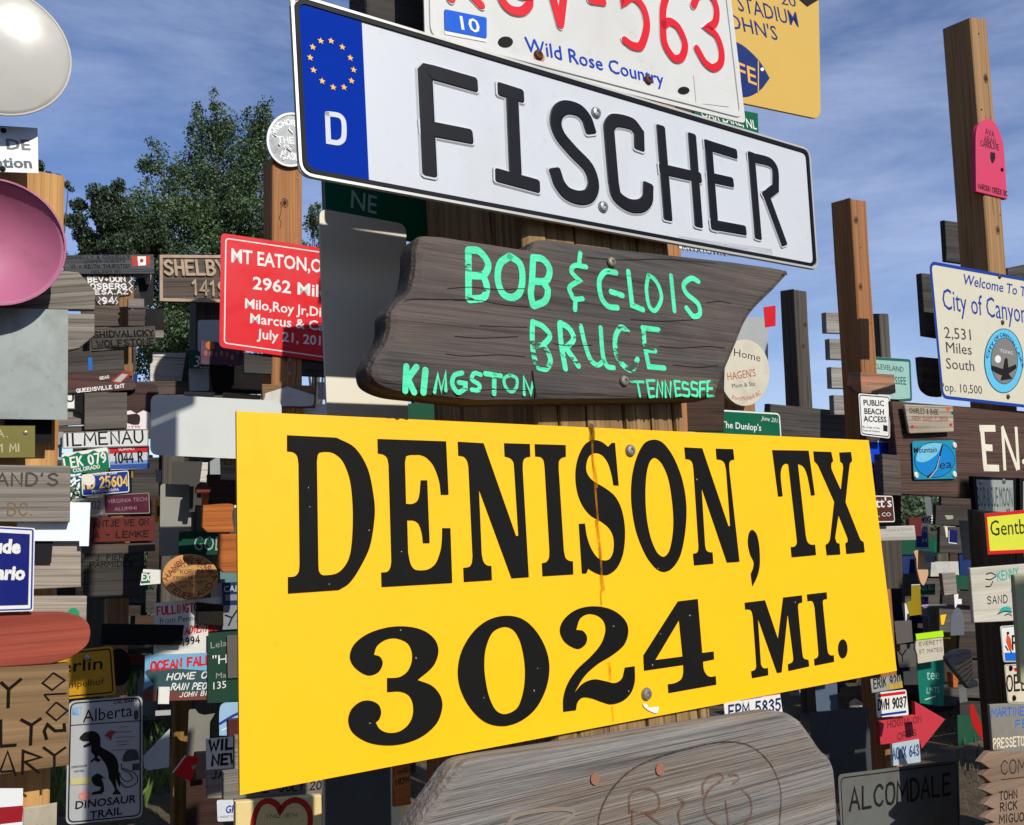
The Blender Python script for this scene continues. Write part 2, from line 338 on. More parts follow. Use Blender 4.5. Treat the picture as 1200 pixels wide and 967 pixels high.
class Sign:
    def __init__(s, name, label, cat, plane, poly, mat, t=.003, r=0, o=0, z=None, bev=0, group=None, frame=False, flat=False, part='panel', pm=None, holes=()):
        s.pl = plane.off(o)
        P = poly if isinstance(poly, list) else curve(pts(poly, z))
        s.px = P; cx = sum(p[0] for p in P)/len(P); cy = sum(p[1] for p in P)/len(P); s.c = s.pl.at(cx, cy); s.d = s.pl.depth(cx, cy)
        if isinstance(poly, list) or frame: ex = s.pl.e1.copy()
        else: ex = (s.pl.at(*P[1])-s.pl.at(*P[0])).normalized()
        s.ex = ex; s.n = s.pl.n; s.ey = s.n.cross(ex)
        s.root = bpy.data.objects.new(name, None); s.root.empty_display_size = .05; COL.objects.link(s.root)
        M = Matrix((ex, s.ey, s.n)).transposed().to_4x4(); M.translation = s.c; s.root.matrix_world = M; s.M = M
        tag(s.root, label, cat, group)
        s.P = [s.L(*p) for p in P]; s.t = t
        s.rp = roundp(s.P, r*s.d/F)
        hs = [[s.L(*q) for q in h] for h in holes]
        V, Fc = slab(s.rp, 0, -t, bev=bev, holes=hs)
        s.panel = s.part(part, V, Fc, mat)
        s.k = 0
    def L(s, px, py):
        q = s.pl.at(px, py)-s.c; return (q.dot(s.ex), q.dot(s.ey))
    def part(s, name, V, Fc, mat, smooth=False, parent=None):
        me = bpy.data.meshes.new(name); me.from_pydata(V, [], Fc); me.materials.append(mat)
        if smooth: me.polygons.foreach_set('use_smooth', [True]*len(me.polygons))
        me.update(); o = bpy.data.objects.new(name, me); COL.objects.link(o); o.parent = parent or s.root; return o
    def zz(s, keep=False):
        if not keep: s.k += 1
        return max(.0003, s.d*.00008)*(s.k+(.5 if keep else 0))
    def shape(s, name, poly, mat, z=None, t=None, r=0, holes=(), zt=None):
        P = poly if isinstance(poly, list) else curve(pts(poly, zt))
        P = roundp([s.L(*p) for p in P], r*s.d/F); hs = [[s.L(*q) for q in (h if isinstance(h, list) else curve(pts(h, zt)))] for h in holes]
        z = s.zz() if z is None else z
        V, Fc = slab(P, z, (z-t) if t else None, holes=hs); return s.part(name, V, Fc, mat)
    def strokes(s, name, st, wpx, mat, h=0, zt=None, closed=False, cap=1, z=None, metres=False):
        z = s.zz() if z is None else z; o = []; wd = wpx if metres else wpx*s.d/F
        for i, q in enumerate(st.split('|')):
            P = curve(pts(q, zt), closed, 5); P = [s.L(*p) for p in P]
            o.append(ribbon(P, wd, z, h+i*max(2e-5, wd*.012), closed, cap))
        V, Fc = join(o); return s.part(name, V, Fc, mat, smooth=False)
    def border(s, ins, wpx, mat, r=0, h=0, name='border'):
        z = s.zz(); P = roundp(inset(s.P, ins*s.d/F), r*s.d/F); V, Fc = ribbon(P, wpx*s.d/F, z, h, True); return s.part(name, V, Fc, mat)
    def text(s, txt, x0, y0, x1, y1, hpx, mat, font='B', bold=0., wd=.07, jit=0, h=0, name='lettering', z=None, arc=0, slant=0):
        """baseline runs from pixel (x0,y0) to (x1,y1); arc bends it (pixels of rise)"""
        z = s.zz(True) if z is None or z > .0035 else z
        A = Vector(s.L(x0, y0)); B = Vector(s.L(x1, y1)); ux = (B-A); W = ux.length; ux.normalize(); uy = Vector((-ux.y, ux.x))
        H = hpx*s.pl.depth((x0+x1)/2, (y0+y1)/2)/F; ar = arc*s.d/F
        def mapp(x, y, tot):
            t = x/tot; q = A+ux*(t*W)
            if ar:
                sl = -ar*4*(2*t-1)/W; nn = math.hypot(1, sl); up = (uy-ux*sl)/nn; q = q+uy*(ar*4*t*(1-t)); return q+up*(y*H)
            return q+uy*(y*H)+ux*(slant*y*H)
        if font == 'B':
            V, Fc, tot = bfont(txt, bold); V = [(*mapp(v[0], v[1], tot), z) for v in V]
            if h:
                pass
            return s.part(name, V, Fc, mat)
        pl, tot = stroke_text(txt, wd, jit); o = []
        for i, P in enumerate(pl):
            o.append(ribbon([mapp(p[0], p[1], tot) for p in P], wd*H, z, h+i % 7*max(2e-5, wd*H*.012)))
        V, Fc = join(o); return s.part(name, V, Fc, mat)
    def screw(s, *ps, r=.006, mat=None):
        mat = mat or paint('9a9690', .35, .2, .8)
        for px, py in ps:
            o = bpy.data.objects.new('screw', screw_mesh(r, mat)); COL.objects.link(o); o.parent = s.root; u, v = s.L(px, py); o.location = (u, v, .0005)
            o.rotation_euler[2] = rnd.uniform(0, 3)
# ================================================================ materials used often
BLK = paint('0f0f0d', .6, .05, bump=.05); INK = paint('1b1a18', .6, .15); WHT = paint('d9d8d2', .4, .12); DWHT = paint('cfcabb', .55, .35)
CREAM = paint('d8ccae', .6, .3); ALU = paint('9a9d9c', .36, .3, .75); GALV = paint('8f9692', .5, .3, .35); BACK = paint('a2a5a2', .5, .15, .1, bump=.05)
YEL = paint('f4b606', .5, .16, bump=.25, dirtcol='c98d08'); GRN = paint('0b5a3e', .4, .15); RED = paint('c01820', .4, .1); BLU = paint('0b2f8c', .4, .1); BRN = paint('4a2115', .5, .2)
W_POST = wood('b07a4c', '805534', 85, .9, 'y', bump=.6, lines=.25, wear='96683f'); W_POSTL = wood('a07c52', '7b5a38', 85, .9, 'y', bump=.6, lines=.25)
W_FG = wood('a8895c', '6f5433', 70, 1.6, 'y', bump=.9, lines=.6, wear='8b6b45')
W_DARK = wood('4a4540', '2c2824', 40, 1.2, bump=.7, lines=.6); W_GREY = wood('8b847a', '605a52', 45, 1.0, bump=.6, lines=.5); W_PALE = wood('a59a8c', '7d7264', 40, .9, bump=.5, lines=.4)
W_BOB = wood('4c4845', '35312f', 50, 2.8, bump=.6, dist=2.0, lines=.2, wear='62544a'); W_LOG = wood('8c8781', '615d58', 75, 2.0, bump=.8, dist=1.5, lines=.35, wear='766350')
W_BRN = wood('6b4a35', '3d291c', 30, 1., bump=.6, lines=.5); W_DPOST = wood('5b5347', '35302a', 34, .8, 'y', bump=.7, lines=.5)
W_TAN = wood('8f7350', '6a5034', 16, .8, bump=.5, lines=.3, dist=1.4); W_ORG = wood('b4682c', '8e4a1c', 22, .8, bump=.5, lines=.3)
W_REDP = wood('9c4a38', '7c3426', 14, .8, bump=.5, lines=.25); W_WHITE = wood('d6d2c6', 'b9b3a4', 30, .9, bump=.9, lines=.55, dist=1.5); W_GRAIN2 = wood('5d5148', '3b332d', 50, 1.0, bump=.6, lines=.6)
W_MAR = paint('4a1712', .6, .3); TEAL = worn('52dba4', '3a322e')
# ================================================================ foreground sign post
f1 = (M3 @ Vector(((2185-CX)/F, -(570-CY)/F, -1))).normalized(); f2 = (M3 @ Vector(((218-CX)/F, (6040+CY)/F, -1))).normalized()
f2 = (f2-f1*f2.dot(f1)).normalized(); f3 = f1.cross(f2)
FG = Pl(745, 660, .70, axes=(f1, f2, f3))
def fgpost():
    root = bpy.data.objects.new('wooden_post', None); COL.objects.link(root)
    tag(root, 'thick square timber post in the foreground behind the big yellow sign', 'post')
    O = FG.at(718, 700); M = Matrix((f1, f2, f3)).transposed().to_4x4(); M.translation = O; root.matrix_world = M
    lo = lambda px, py: ((FG.at(px, py)-O).dot(f1), (FG.at(px, py)-O).dot(f2))
    u0 = (lo(617, 270)[0]+lo(647, 862)[0])/2; u1 = (lo(805, 490)[0]+lo(833, 832)[0])/2
    bm = bmesh.new(); n = 40; vt, vb = lo(700, -260)[1], -1.9; dp = .145
    prof = [(u0, 0), (u0, -dp), (u1, -dp), (u1, 0)]
    # a few shallow drying checks run down the faces
    front = [u0+(u1-u0)*t for t in (.13, .135, .31, .316, .55, .556, .74, .745, .9, .905)]
    ring = [(u0, -.004), (u0, -dp*.3), (u0+.004, -dp*.305), (u0, -dp*.31), (u0, -dp*.7), (u0+.003, -dp*.705), (u0, -dp*.71), (u0, -dp), (u1, -dp), (u1, -.004), (u1-.004, 0)]
    for a in reversed(front[::2]): ring += [(a+.0022, 0), (a+.0011, -.006), (a, 0)]
    ring += [(u0+.004, 0)]
    rows = []
    for j in range(n+1):
        v = vb+(vt-vb)*j/n; rows.append([bm.verts.new((x+.0012*math.sin(v*23+i), v, z+.0008*math.sin(v*31+i*2))) for i, (x, z) in enumerate(ring)])
    for j in range(n):
        for i in range(len(ring)):
            k = (i+1) % len(ring); bm.faces.new((rows[j][i], rows[j][k], rows[j+1][k], rows[j+1][i]))
    bm.faces.new(rows[-1]); bmesh.ops.recalc_face_normals(bm, faces=bm.faces)
    me = bpy.data.meshes.new('post_shaft'); bm.to_mesh(me); me.materials.append(W_FG); o = bpy.data.objects.new('post_shaft', me); COL.objects.link(o); o.parent = root
fgpost()
# ---- yellow sign
Y = Sign('yellow_distance_sign', 'big yellow sign with heavy black lettering giving a distance in miles', 'sign', FG, '277,482 1018,516 1051,786 281,932', YEL, t=.002, o=.003)
def glyph(zt, outer, *holes): Y.shape('letter', outer, BLK, z=.0006, t=.0004, holes=holes, zt=zt)
z1 = (320, 500, 4.605); z2 = (520, 500, 4.605); z3 = (700, 500, 4.835); z4 = (840, 500, 4.605); z5 = (390, 690, 4.444); z6 = (640, 680, 5.373); z7 = (860, 680, 6.906)
glyph(z1, '75,47 340,60 440,115* 510,230* 543,390* 546,490* 520,650* 460,775* 410,845* 355,881 80,900 80,812 115,808* 137,785* 143,740 137,200 130,158* 110,138* 75,132', '255,138* 320,140* 375,185* 415,290* 430,450* 425,620* 405,720* 350,788* 270,802* 248,785* 243,750 235,190 240,155*')
glyph(z1, '563,67 932,80 945,367 905,367 895,290* 865,210* 825,165* 790,151 740,152 718,160* 710,195 716,417 750,417* 778,400* 790,360* 796,290 830,290 843,628 808,628 802,575* 785,525* 760,507* 722,505 727,680 740,740* 765,772* 830,772* 875,740* 900,680* 910,620* 912,548 955,548 965,843 585,865 583,787 615,783* 632,760* 638,725 623,205 615,168* 595,150* 565,144')
glyph(z2, '75,82 213,90 388,590 402,590 380,230 375,190* 358,170* 328,160 325,90 463,94 465,162 440,168* 426,190* 424,230 457,812 365,818 188,335 203,690 212,728* 230,748* 255,752 258,828 108,838 105,762 135,757* 150,738* 155,700 133,220 126,185* 108,162* 78,156')
glyph(z2, '490,95 656,100 657,163 637,168* 620,188* 618,225 646,670 655,708* 672,723* 695,727 697,797 532,807 529,737 553,730* 567,707* 570,670 544,220 538,182* 523,164* 493,160')
glyph(z2, '905,88 922,88 942,318 915,316 905,260* 885,195* 855,155* 820,142* 785,158* 768,200* 770,248* 800,290* 870,333* 925,380* 960,455* 976,560* 967,680* 935,760* 890,797* 850,800* 810,785* 778,765 768,792 745,792 728,525 760,523 770,590* 792,655* 825,705* 860,722* 895,713* 915,670* 915,600* 893,550* 850,513* 790,478* 745,420* 718,345* 710,250* 725,165* 760,97* 805,73* 850,83* 885,110')
glyph(z3, '320,74* 372,95* 430,175* 480,305* 502,450* 495,600* 468,730* 425,800* 375,823* 325,798* 270,722* 218,590* 192,430* 195,290* 222,175* 265,95*', '325,176* 365,210* 400,290* 420,400* 430,520* 425,620* 405,708* 372,738* 335,712* 300,630* 278,520* 270,400* 275,280* 293,203*')
glyph(z3, '492,118 592,123 740,563 752,565 729,245 720,207* 703,190* 675,185 670,125 767,128 774,187 755,192* 745,210* 746,250 803,765 733,770 588,342 608,675 615,700* 630,711* 650,712 655,776 547,786 541,720 560,716* 571,700* 572,670 544,240 537,203* 522,187* 498,183')
glyph(z3, '875,585* 900,610* 915,680* 918,780* 905,845* 877,905 868,835 882,800* 884,765* 865,725* 852,660* 858,605*')
glyph(z4, '298,127 493,130 527,370 507,372 500,325* 485,255* 465,215* 435,200 478,590 486,620* 502,636* 528,637 533,693 403,705 398,650 420,646* 431,628* 430,600 385,203 368,200* 350,218* 342,262* 353,376 330,377')
glyph(z4, '520,134 615,137 626,187 616,200* 618,232* 668,345 682,220 677,198* 665,188 660,140 722,137 728,185 715,205* 692,408 765,592 775,613* 790,623 796,678 698,687 693,630 705,620* 704,600* 655,475 636,600 645,626* 660,632 664,690 592,694 586,638 600,628* 610,608* 633,405 545,207 525,185')
glyph(z5, '180,450* 115,410* 88,355* 110,290* 180,235* 280,202* 380,196* 470,217* 530,265* 548,330* 520,405* 440,475 515,505* 560,560* 568,620* 540,700* 470,765* 380,803* 280,815* 180,798* 105,750* 80,690* 95,630* 140,590* 190,582* 235,602* 250,642* 240,680* 222,697 245,732* 290,750* 345,743* 390,710* 415,660* 416,600* 395,555* 350,535* 282,537 282,465 345,460* 388,430* 410,380* 410,325* 385,280* 325,257* 270,267* 228,300* 213,343 245,355* 258,390* 235,435*')
glyph(z5, '905,140* 990,160* 1060,225* 1110,320* 1126,420* 1105,530* 1050,630* 970,692* 880,715* 790,692* 715,620* 665,525* 650,430* 670,325* 730,225* 810,162*', '890,198* 940,215* 975,275* 995,365* 1000,450* 990,540* 960,620* 900,652* 850,635* 815,570* 795,485* 787,400* 795,310* 830,228*')
glyph(z6, '195,432* 120,392* 85,320* 110,248* 180,190* 270,165* 370,172* 450,208* 505,270* 513,340* 485,412* 410,475* 320,530* 235,610* 172,715 230,650* 300,624* 370,635* 430,647* 475,620* 492,560 493,550 555,541 555,640* 530,712* 480,760* 410,781* 350,767* 290,745* 230,738* 195,770* 185,818 106,828 107,740* 135,650* 195,560* 280,480* 345,400* 372,320* 362,260* 320,222* 260,213* 210,245* 187,312 230,320* 255,360* 242,408*')
glyph(z6, '828,133 952,118 980,458 1052,448 1055,498 985,512 990,562* 1010,598* 1035,608* 1065,603 1069,657 769,710 765,655 810,647* 850,622* 862,580* 862,533 615,569 611,473', '835,250 858,480 685,502')
glyph(z7, '86,182 248,162 355,480 397,140 547,122 550,180 525,187* 515,215* 550,590 562,632* 600,645 606,697 440,734 436,680 470,663* 480,630* 433,260 383,745 348,750 190,300 215,680 226,703* 245,713* 272,710 275,768 145,792 139,737 170,723* 180,690* 152,290 140,247* 120,236* 90,237')
glyph(z7, '590,115 747,97 751,152 725,157* 716,178* 753,560 762,593* 780,608* 805,607 808,660 652,690 648,638 675,623* 683,590* 652,220 642,182* 625,166* 595,170')
Y.shape('letter', [(z7[0]+x/z7[2], z7[1]+y/z7[2]) for x, y in ell(879, 555, 37, 77, 28)], BLK, z=.0006, t=.0004)
RUST = stain('c07a12', .08, .62); RUSTD = stain('4a3a14', .4, .95)
Y.strokes('rust_streak', '793,0 800,35* 796,70*', 4, RUSTD, zt=z2, z=.001, cap=1)
for q, ww in (('800,150 806,200* 818,260* 822,330*', 2.0), ('822,500 828,560* 838,640* 845,715*', 2.4), ('848,800 855,850* 858,885*', 3.0), ('843,885 848,930* 850,975*', .7), ('797,60 804,200* 822,420* 836,600* 850,800* 852,900', 1.5), ('797,20 800,75', 1.3)):
    Y.strokes('rust_streak', q, ww, RUST, zt=z2, z=.0007, cap=0)
Y.strokes('rust_streak', '340,60 345,150', 1.0, RUST, zt=z6, z=.0007, cap=0); Y.strokes('rust_streak', '392,510 398,560* 402,630*', 2.2, RUST, zt=z6, z=.0007, cap=0); Y.strokes('rust_streak', '412,790 422,895', .9, RUST, zt=z6, z=.0007, cap=0)
Y.shape('scuff', '605,775 630,780* 640,800* 705,795 695,835* 650,825* 610,795*', WHT, z=.0009, zt=z6)
for zt_c, cs in ((z1, ((195, 433), (690, 675), (515, 560), (188, 330), (300, 850))), (z5, ((1063, 415), (1045, 530), (783, 567), (430, 360), (350, 215), (190, 700))), (z6, ((900, 222), (715, 338), (665, 533), (515, 698), (420, 290))), (z7, ((490, 178),)), (z3, ((340, 803), (560, 300)))):
    for x, y in cs: Y.shape('paint_chip', [(zt_c[0]+x/zt_c[2]+q[0], zt_c[1]+y/zt_c[2]+q[1]) for q in ell(0, 0, rnd.uniform(.5, 1.1), rnd.uniform(.6, 1.4), 7)], paint('8c8a78', .7, .3), z=.0009)
Y.screw((738, 528), (757, 813), r=.0047, mat=paint('a8a294', .3, .35, .7))
# ---- number plate, blue band
PW = paint('bcc0c4', .42, .16, bump=.2, dirtcol='8a8478'); PBLK = paint('0e1017', .45, .03, bump=.05); SILV = paint('b9b8b0', .35, .15, .3)
K = Sign('number_plate', 'long white embossed number plate with blue band of stars at its left end', 'number plate', FG, '339,-9 948,175 958,317 350,206', PW, t=.0015, r=13, o=.012)
zA = (460, 50, 4.836); zB = (640, 90, 4.836); zC = (780, 120, 4.605); zD = (330, 0, 3.636)
V, Fc = ribbon(roundp(inset(K.P, .0012), .009), .0012, -.0002, .0016, True); K.part('rim', V, Fc, SILV)
V, Fc = ribbon(roundp(inset(K.P, .0042), .008), .0018, 0, .0012, True); K.part('border', V, Fc, PBLK)
bl = [K.L(*p) for p in ((356, 5), (424, 27), (432, 212), (362, 200))]
bl = [bl[0], bl[1], bl[2], bl[3]]
ip = inset(K.P, .0058); ub = (bl[1][0]+bl[2][0])/2
tl, bL_ = min(ip, key=lambda p: p[0]-p[1]), min(ip, key=lambda p: p[0]+p[1])
sl_top = (ip[1][1]-ip[0][1])/(ip[1][0]-ip[0][0]); sl_bot = (ip[2][1]-ip[3][1])/(ip[2][0]-ip[3][0])
def rc(P, r, ids):
    o = []
    for i, p in enumerate(P):
        if i in ids: o += roundp([P[i-1], p, P[(i+1) % len(P)]], r)[6:12]
        else: o.append(p)
    return o
band = rc([ip[0], (ub, ip[0][1]+(ub-ip[0][0])*sl_top), (ub, ip[3][1]+(ub-ip[3][0])*sl_bot), ip[3]], .006, (0, 3))
V, Fc = slab(band, .0004, None); K.part('blue_band', V, Fc, paint('022b90', .8, .03))
GOLD = paint('e0a52c', .35, .05); 
for x, y in ((165,177),(209,177),(257,203),(291,249),(305,300),(296,347),(264,374),(218,374),(171,348),(134,301),(120,248),(131,203)):
    c = K.L(330+x/3.636, y/3.636); st = [(c[0]+r_*math.sin(a), c[1]+r_*math.cos(a)) for i in range(10) for a, r_ in ((i*math.pi/5, .0024 if i % 2 == 0 else .00105),)]
    V, Fc = slab(st, .0008, .0004); K.part('star', V, Fc, GOLD)
K.strokes('letter', '193,487 198,605 240,610* 262,590* 262,520* 243,495* 193,487', 2.7, PW, zt=zD, z=.0008)
def emb(zt, st, wz=.0060):
    K.strokes('letter_relief', st, wz*1.28, PW, h=.0011, zt=zt, cap=2, z=0, metres=True)
    K.strokes('letter', st, wz, PBLK, h=.0004, zt=zt, cap=2, z=.00115, metres=True)
emb(zA, '205,718 180,180 195,168* 440,236|195,490 412,532')
emb(zA, '672,300 692,770|625,275 705,300|612,762 795,812', .0058)
emb(zB, '240,290 222,240* 180,195* 110,178* 62,205* 48,265* 75,340* 150,430* 235,520* 262,610* 240,675* 185,690* 115,665* 70,610* 52,560')
emb(zB, '522,385 520,320 480,272* 385,252* 352,285* 352,330 375,600 395,680* 465,732* 530,735* 567,700* 572,640')
emb(zB, '645,310 683,785|822,355 857,825|660,530 850,572', .0053)
emb(zC, '225,235 258,665|225,235 360,277|240,410 340,432|258,665 408,692', .0051)
emb(zC, '458,297 493,715|458,300 555,325* 585,365* 588,465 538,505|538,505 628,750', .0049)
K.screw((zB[0]+280/4.836, zB[1]+205/4.836), (zB[0]+320/4.836, zB[1]+738/4.836), r=.0047, mat=paint('b5b3ab', .25, .3, .8))
# ---- white embossed plate above
A = Sign('number_plate', 'white Canadian number plate with red digits above the long plate, blue month sticker', 'number plate', FG, '492,-190 846,-92 874,145 498,49', paint('c6c6c1', .35, .14, bump=.15), t=.0015, r=9, o=.007)
zE = (490, 0, 5.714); zG = (680, 0, 4.138)
V, Fc = ribbon(roundp(inset(A.P, .006), .008), .0022, 0, .0012, True); A.part('rim', V, Fc, paint('c6c6c1', .35, .14, bump=.15))
PR = paint('cf1420', .3, .05); RIM2 = paint('d6d5cf', .3, .1)
for zt, st in ((zE, '190,-160 215,-5|240,-160 330,-160* 340,-90* 270,-70|300,-80 415,38'), (zE, '560,-70 545,-20 575,35* 625,75* 690,80* 735,40* 740,-10 670,-30'), (zE, '850,-180 945,170|985,-160 950,150'), (zG, '48,4 106,12'),
               (zG, '260,-70 195,-70 205,15 250,-10* 300,40* 318,130* 290,225* 250,225* 213,200'), (zG, '440,-80 400,30* 397,130* 405,215* 450,285* 488,280* 503,215* 470,135* 430,108* 400,125'), (zG, '545,28 570,-20* 625,-20* 655,40* 650,110* 612,140 655,175* 680,250* 675,310* 640,332* 600,305* 562,240')):
    A.strokes('digit_relief', st, .0047, RIM2, h=.001, zt=zt, z=0, metres=True); A.strokes('digit', st, .0038, PR, h=.0003, zt=zt, z=.0011, metres=True)
A.text('Wild Rose Country', 616, 60, 778, 101, 17, paint('0f3fae', .35, .05), z=.0006)
A.shape('sticker', '172,65 455,122 458,285 175,232', WHT, r=2, zt=zE, z=.0005); A.shape('sticker', '172,65 455,122 455,262 175,207', paint('1557c0', .35, .05), r=2, zt=zE, z=.0009)
A.text('10', zE[0]+285/5.714, 203/5.714, zE[0]+412/5.714, 228/5.714, 16.5, WHT, bold=.012, z=.0013)
A.shape('bolt_slot', [(zE[0]+x/5.714, y/5.714) for x, y in ell(583, 283, 50, 36, 20)], BLK, z=.0006); A.shape('bolt_slot', [(zG[0]+x/4.138, y/4.138) for x, y in ell(500, 440, 28, 18, 20)], BLK, z=.0006)
A.shape('rust_stain', '800,340* 845,375* 835,420* 800,425* 770,400* 770,360*', RUST, zt=zE, z=.0005)
A.screw((630.5, 65), (759, 94), r=.0042, mat=paint('5a3020', .7, .4, .2))
A.shape('sticker_seat', '548,365 715,385 720,520 560,500', paint('c6c6c1', .35, .1), zt=zG, z=.0005)
# ---- hand painted weathered board
zb1 = (520, 270, 4.833); zb2 = (680, 290, 5.089); zb3 = (410, 260, 4.393)
B = Sign('painted_board', 'dark weathered board with ragged left end and mint green hand lettering', 'board', FG,
  '494,275* 520,275 621,291 628,281* 645,279* 700,287 860,305 924,316* 916,332* 880,370* 862,410* 845,450* 836,466* 700,469 560,471 500,464* 462,459* 439,448* 434,432* 440,416* 450,402* 456,385* 457,365* 466,352* 480,338* 486,310* 487,290*', W_BOB, t=.0215, o=.0225, bev=.0055, frame=True)
B.P
def bstr(zt, st, wz=19): B.strokes('letter', st, wz*1.14/zt[2], TEAL, zt=zt, z=.00025)
bstr(zb1, '138,115 140,385|140,112 200,120* 250,190* 225,252* 150,257|225,262 242,320* 225,380* 145,392'); bstr(zb1, '375,148 430,190* 445,270* 430,350* 390,380* 335,360* 305,280* 318,190* 372,148')
bstr(zb1, '505,160 498,300* 492,360* 505,425|505,155 560,165* 598,220* 580,285* 512,290|565,300 588,340* 572,400* 510,428'); bstr(zb1, '772,128 765,195|805,208 740,200* 722,235* 768,285 712,322* 722,365* 740,390* 785,388|745,390 742,450', 14)
bstr(zb1, '502,520 500,600* 505,690* 522,755|505,520 560,545* 600,600* 560,652 512,655|512,655 570,665* 603,735* 580,785* 535,778', 15); bstr(zb1, '655,530 665,650* 688,785|660,525 712,560* 733,620* 682,672|692,668 762,768', 16); bstr(zb2, '2,470 25,570* 60,670* 100,702* 138,680', 15)
bstr(zb1, '103,808 60,822* 47,870* 80,918* 122,895 122,868 85,862', 12); bstr(zb1, '208,818 172,810* 158,845* 200,875* 195,905* 158,903', 11); bstr(zb1, '235,812 322,825|285,828 284,925', 13); bstr(zb1, '375,820 412,840* 410,890* 382,915* 348,885* 342,840* 375,820', 9); bstr(zb1, '455,930 452,830 492,925 503,865', 9)
bstr(zb2, '212,152 150,145* 112,200* 125,300* 165,352* 220,360*|182,265 250,287', 17); bstr(zb2, '285,145 308,345 372,372', 17); bstr(zb2, '405,165 393,250* 410,350* 445,378* 482,310* 470,240* 440,190* 405,165', 14); bstr(zb2, '540,170 560,378', 16); bstr(zb2, '703,203 660,185* 615,222* 632,275* 700,335* 712,395* 675,412* 632,362', 17)
bstr(zb2, '120,480 133,640* 158,708* 198,718', 15); bstr(zb2, '283,505 240,478* 207,540* 215,640* 260,708* 308,730* 340,668', 17); bstr(zb2, '370,480 465,492|375,490 385,600* 408,712 500,720|395,612 445,618', 16)
for q in ('300,800 375,803|340,805 355,888', '395,795 412,892|400,795 440,795|405,842 435,842|412,892 440,888', '455,890 460,800 488,885 488,805', '508,892 505,800 535,888 538,805', '560,798 570,885 600,880|560,798 592,800|565,840 590,842', '640,815 612,805* 612,840* 645,850* 645,885* 612,882', '695,812 665,805* 665,840* 695,850* 695,885* 665,880', '712,890 712,805 745,803|712,845 740,843', '757,887 757,800 797,800|757,842 785,842|757,887 795,885'): bstr(zb2, q, 8)
bstr(zb3, '290,745 284,870|342,748 297,808 330,878', 14); bstr(zb3, '388,765 378,878', 15); bstr(zb3, '435,878 452,788 470,870 492,775 493,870', 8)
B.strokes('crack', '500,800 508,870 520,940', 2.2/2, paint('1c1613', .9, 0), zt=zb1, z=.0006); 
B.strokes('crack', '60,395 200,398* 330,420* 480,436', .35, paint('1c1613', .9, 0), zt=zb1, z=.0005); B.strokes('crack', '200,540 330,545* 470,550', .3, paint('1c1613', .9, 0), zt=zb1, z=.0005)
B.strokes('crack', '280,405 330,398* 480,400* 640,402', .35, paint('1c1613', .9, 0), zt=zb3, z=.0005)
for q in ('20,330 150,322* 300,335* 460,330', '60,600 200,610* 420,602', '10,700 120,712* 300,705* 460,715', '620,640 700,655* 840,650', '200,905 330,900* 480,908'): B.strokes('crack', q, .3, paint('1c1613', .9, 0), zt=zb1, z=.0005)
for q in ('470,590 600,600* 760,590* 860,600', '300,430 480,440* 700,430', '550,700 700,715* 820,705', '750,330 830,322* 900,335', '30,60 250,75* 500,70* 800,95'): B.strokes('crack', q, .35, paint('1c1613', .9, 0), zt=zb2, z=.0005)
B.screw((zb2[0]+182/5.089, zb2[1]+90/5.089), (zb2[0]+258/5.089, zb2[1]+797/5.089), r=.0042, mat=paint('7d7768', .5, .5, .5))
# ---- carved rounded board below
G = Sign('carved_board', 'thick rounded grey driftwood board with carved rings at the bottom of the picture', 'board', FG, '478,990 490,966* 522,920* 542,896* 570,888 700,868 880,839* 916,834* 936,841* 950,858* 964,878* 973,886* 980,904* 984,960* 988,1060 986,1180 480,1200', W_LOG, t=.02, o=.0225, bev=.006, frame=True)
zg = (470, 820, 2.264); CARV = stain('40362e', .2, .8); CARVR = stain('74503f', .1, .7)
def groove(st, w_=1.3, m=CARV, h=.0005):
    G.strokes('carving', st, w_, m, h=h, zt=zg, z=.0002)
groove('520,360 527,300* 560,235* 620,180* 720,140* 820,116* 880,112* 930,125* 975,165* 1000,215* 1007,260* 1003,330* 1000,400', .9)
groove('605,300 605,255* 625,240* 665,238* 683,262* 680,290* 650,300* 612,296|612,296 615,380|650,302 690,333', 1.5, CARVR)
groove('735,262 750,275* 735,300* 740,333|800,250 800,225* 815,205* 845,196* 852,212* 820,235* 802,270* 812,310* 840,333', 1.6, CARVR); groove('868,200 890,200* 895,212* 880,222*|905,240 925,262* 928,300* 910,333|860,270 868,333', 1.4, CARVR)
groove('280,333 300,310* 350,297* 420,290* 455,295* 455,308* 420,333', 2.2, paint('7f7466', .9, .3))
for x, y in ((512, 210), (685, 185)):
    c = (470+x/2.264, 820+y/2.264); G.shape('wood_plug', ell(*c, 5, 7, 16), paint('8f6450', .85, .5), z=.0012, t=.0014)
# ---- things behind the foreground post
Sign('sign_back', 'large plain grey sign back with rounded corner left of the foreground post', 'sign', FG, '374,244 476,263 479,560 386,556', paint('d2ccba', .5, .08, 0, bump=.03), t=.003, r=12, o=-.135)
s = Sign('street_sign', 'green sign corner with white letters above the grey sign back', 'sign', FG, '378,205 520,233 520,290 380,262', GRN, t=.003, o=-.165)
s.strokes('border', '378,205 380,262', 2.2, GALV, z=.0006); s.text('NE', 411, 243, 441, 251, 22, paint('9ab0a4', .5, .2), bold=.01)
Sign('board', 'dark board end at the top edge left of the white Canadian plate', 'board', FG, '429,-40 560,-8 560,60 429,30', W_DARK, t=.03, o=-.03, bev=.003)
s = Sign('distance_sign', 'pale yellow sign with stadium lettering and a fish shape, top right of centre', 'sign', FG, '770,-160 957,-130 962,140 800,106', paint('c4a04a', .5, .06, bump=.05), t=.003, r=16, o=-.16)
zs = (680, 0, 4.138); NAV = paint('1c2f66', .4, .1)
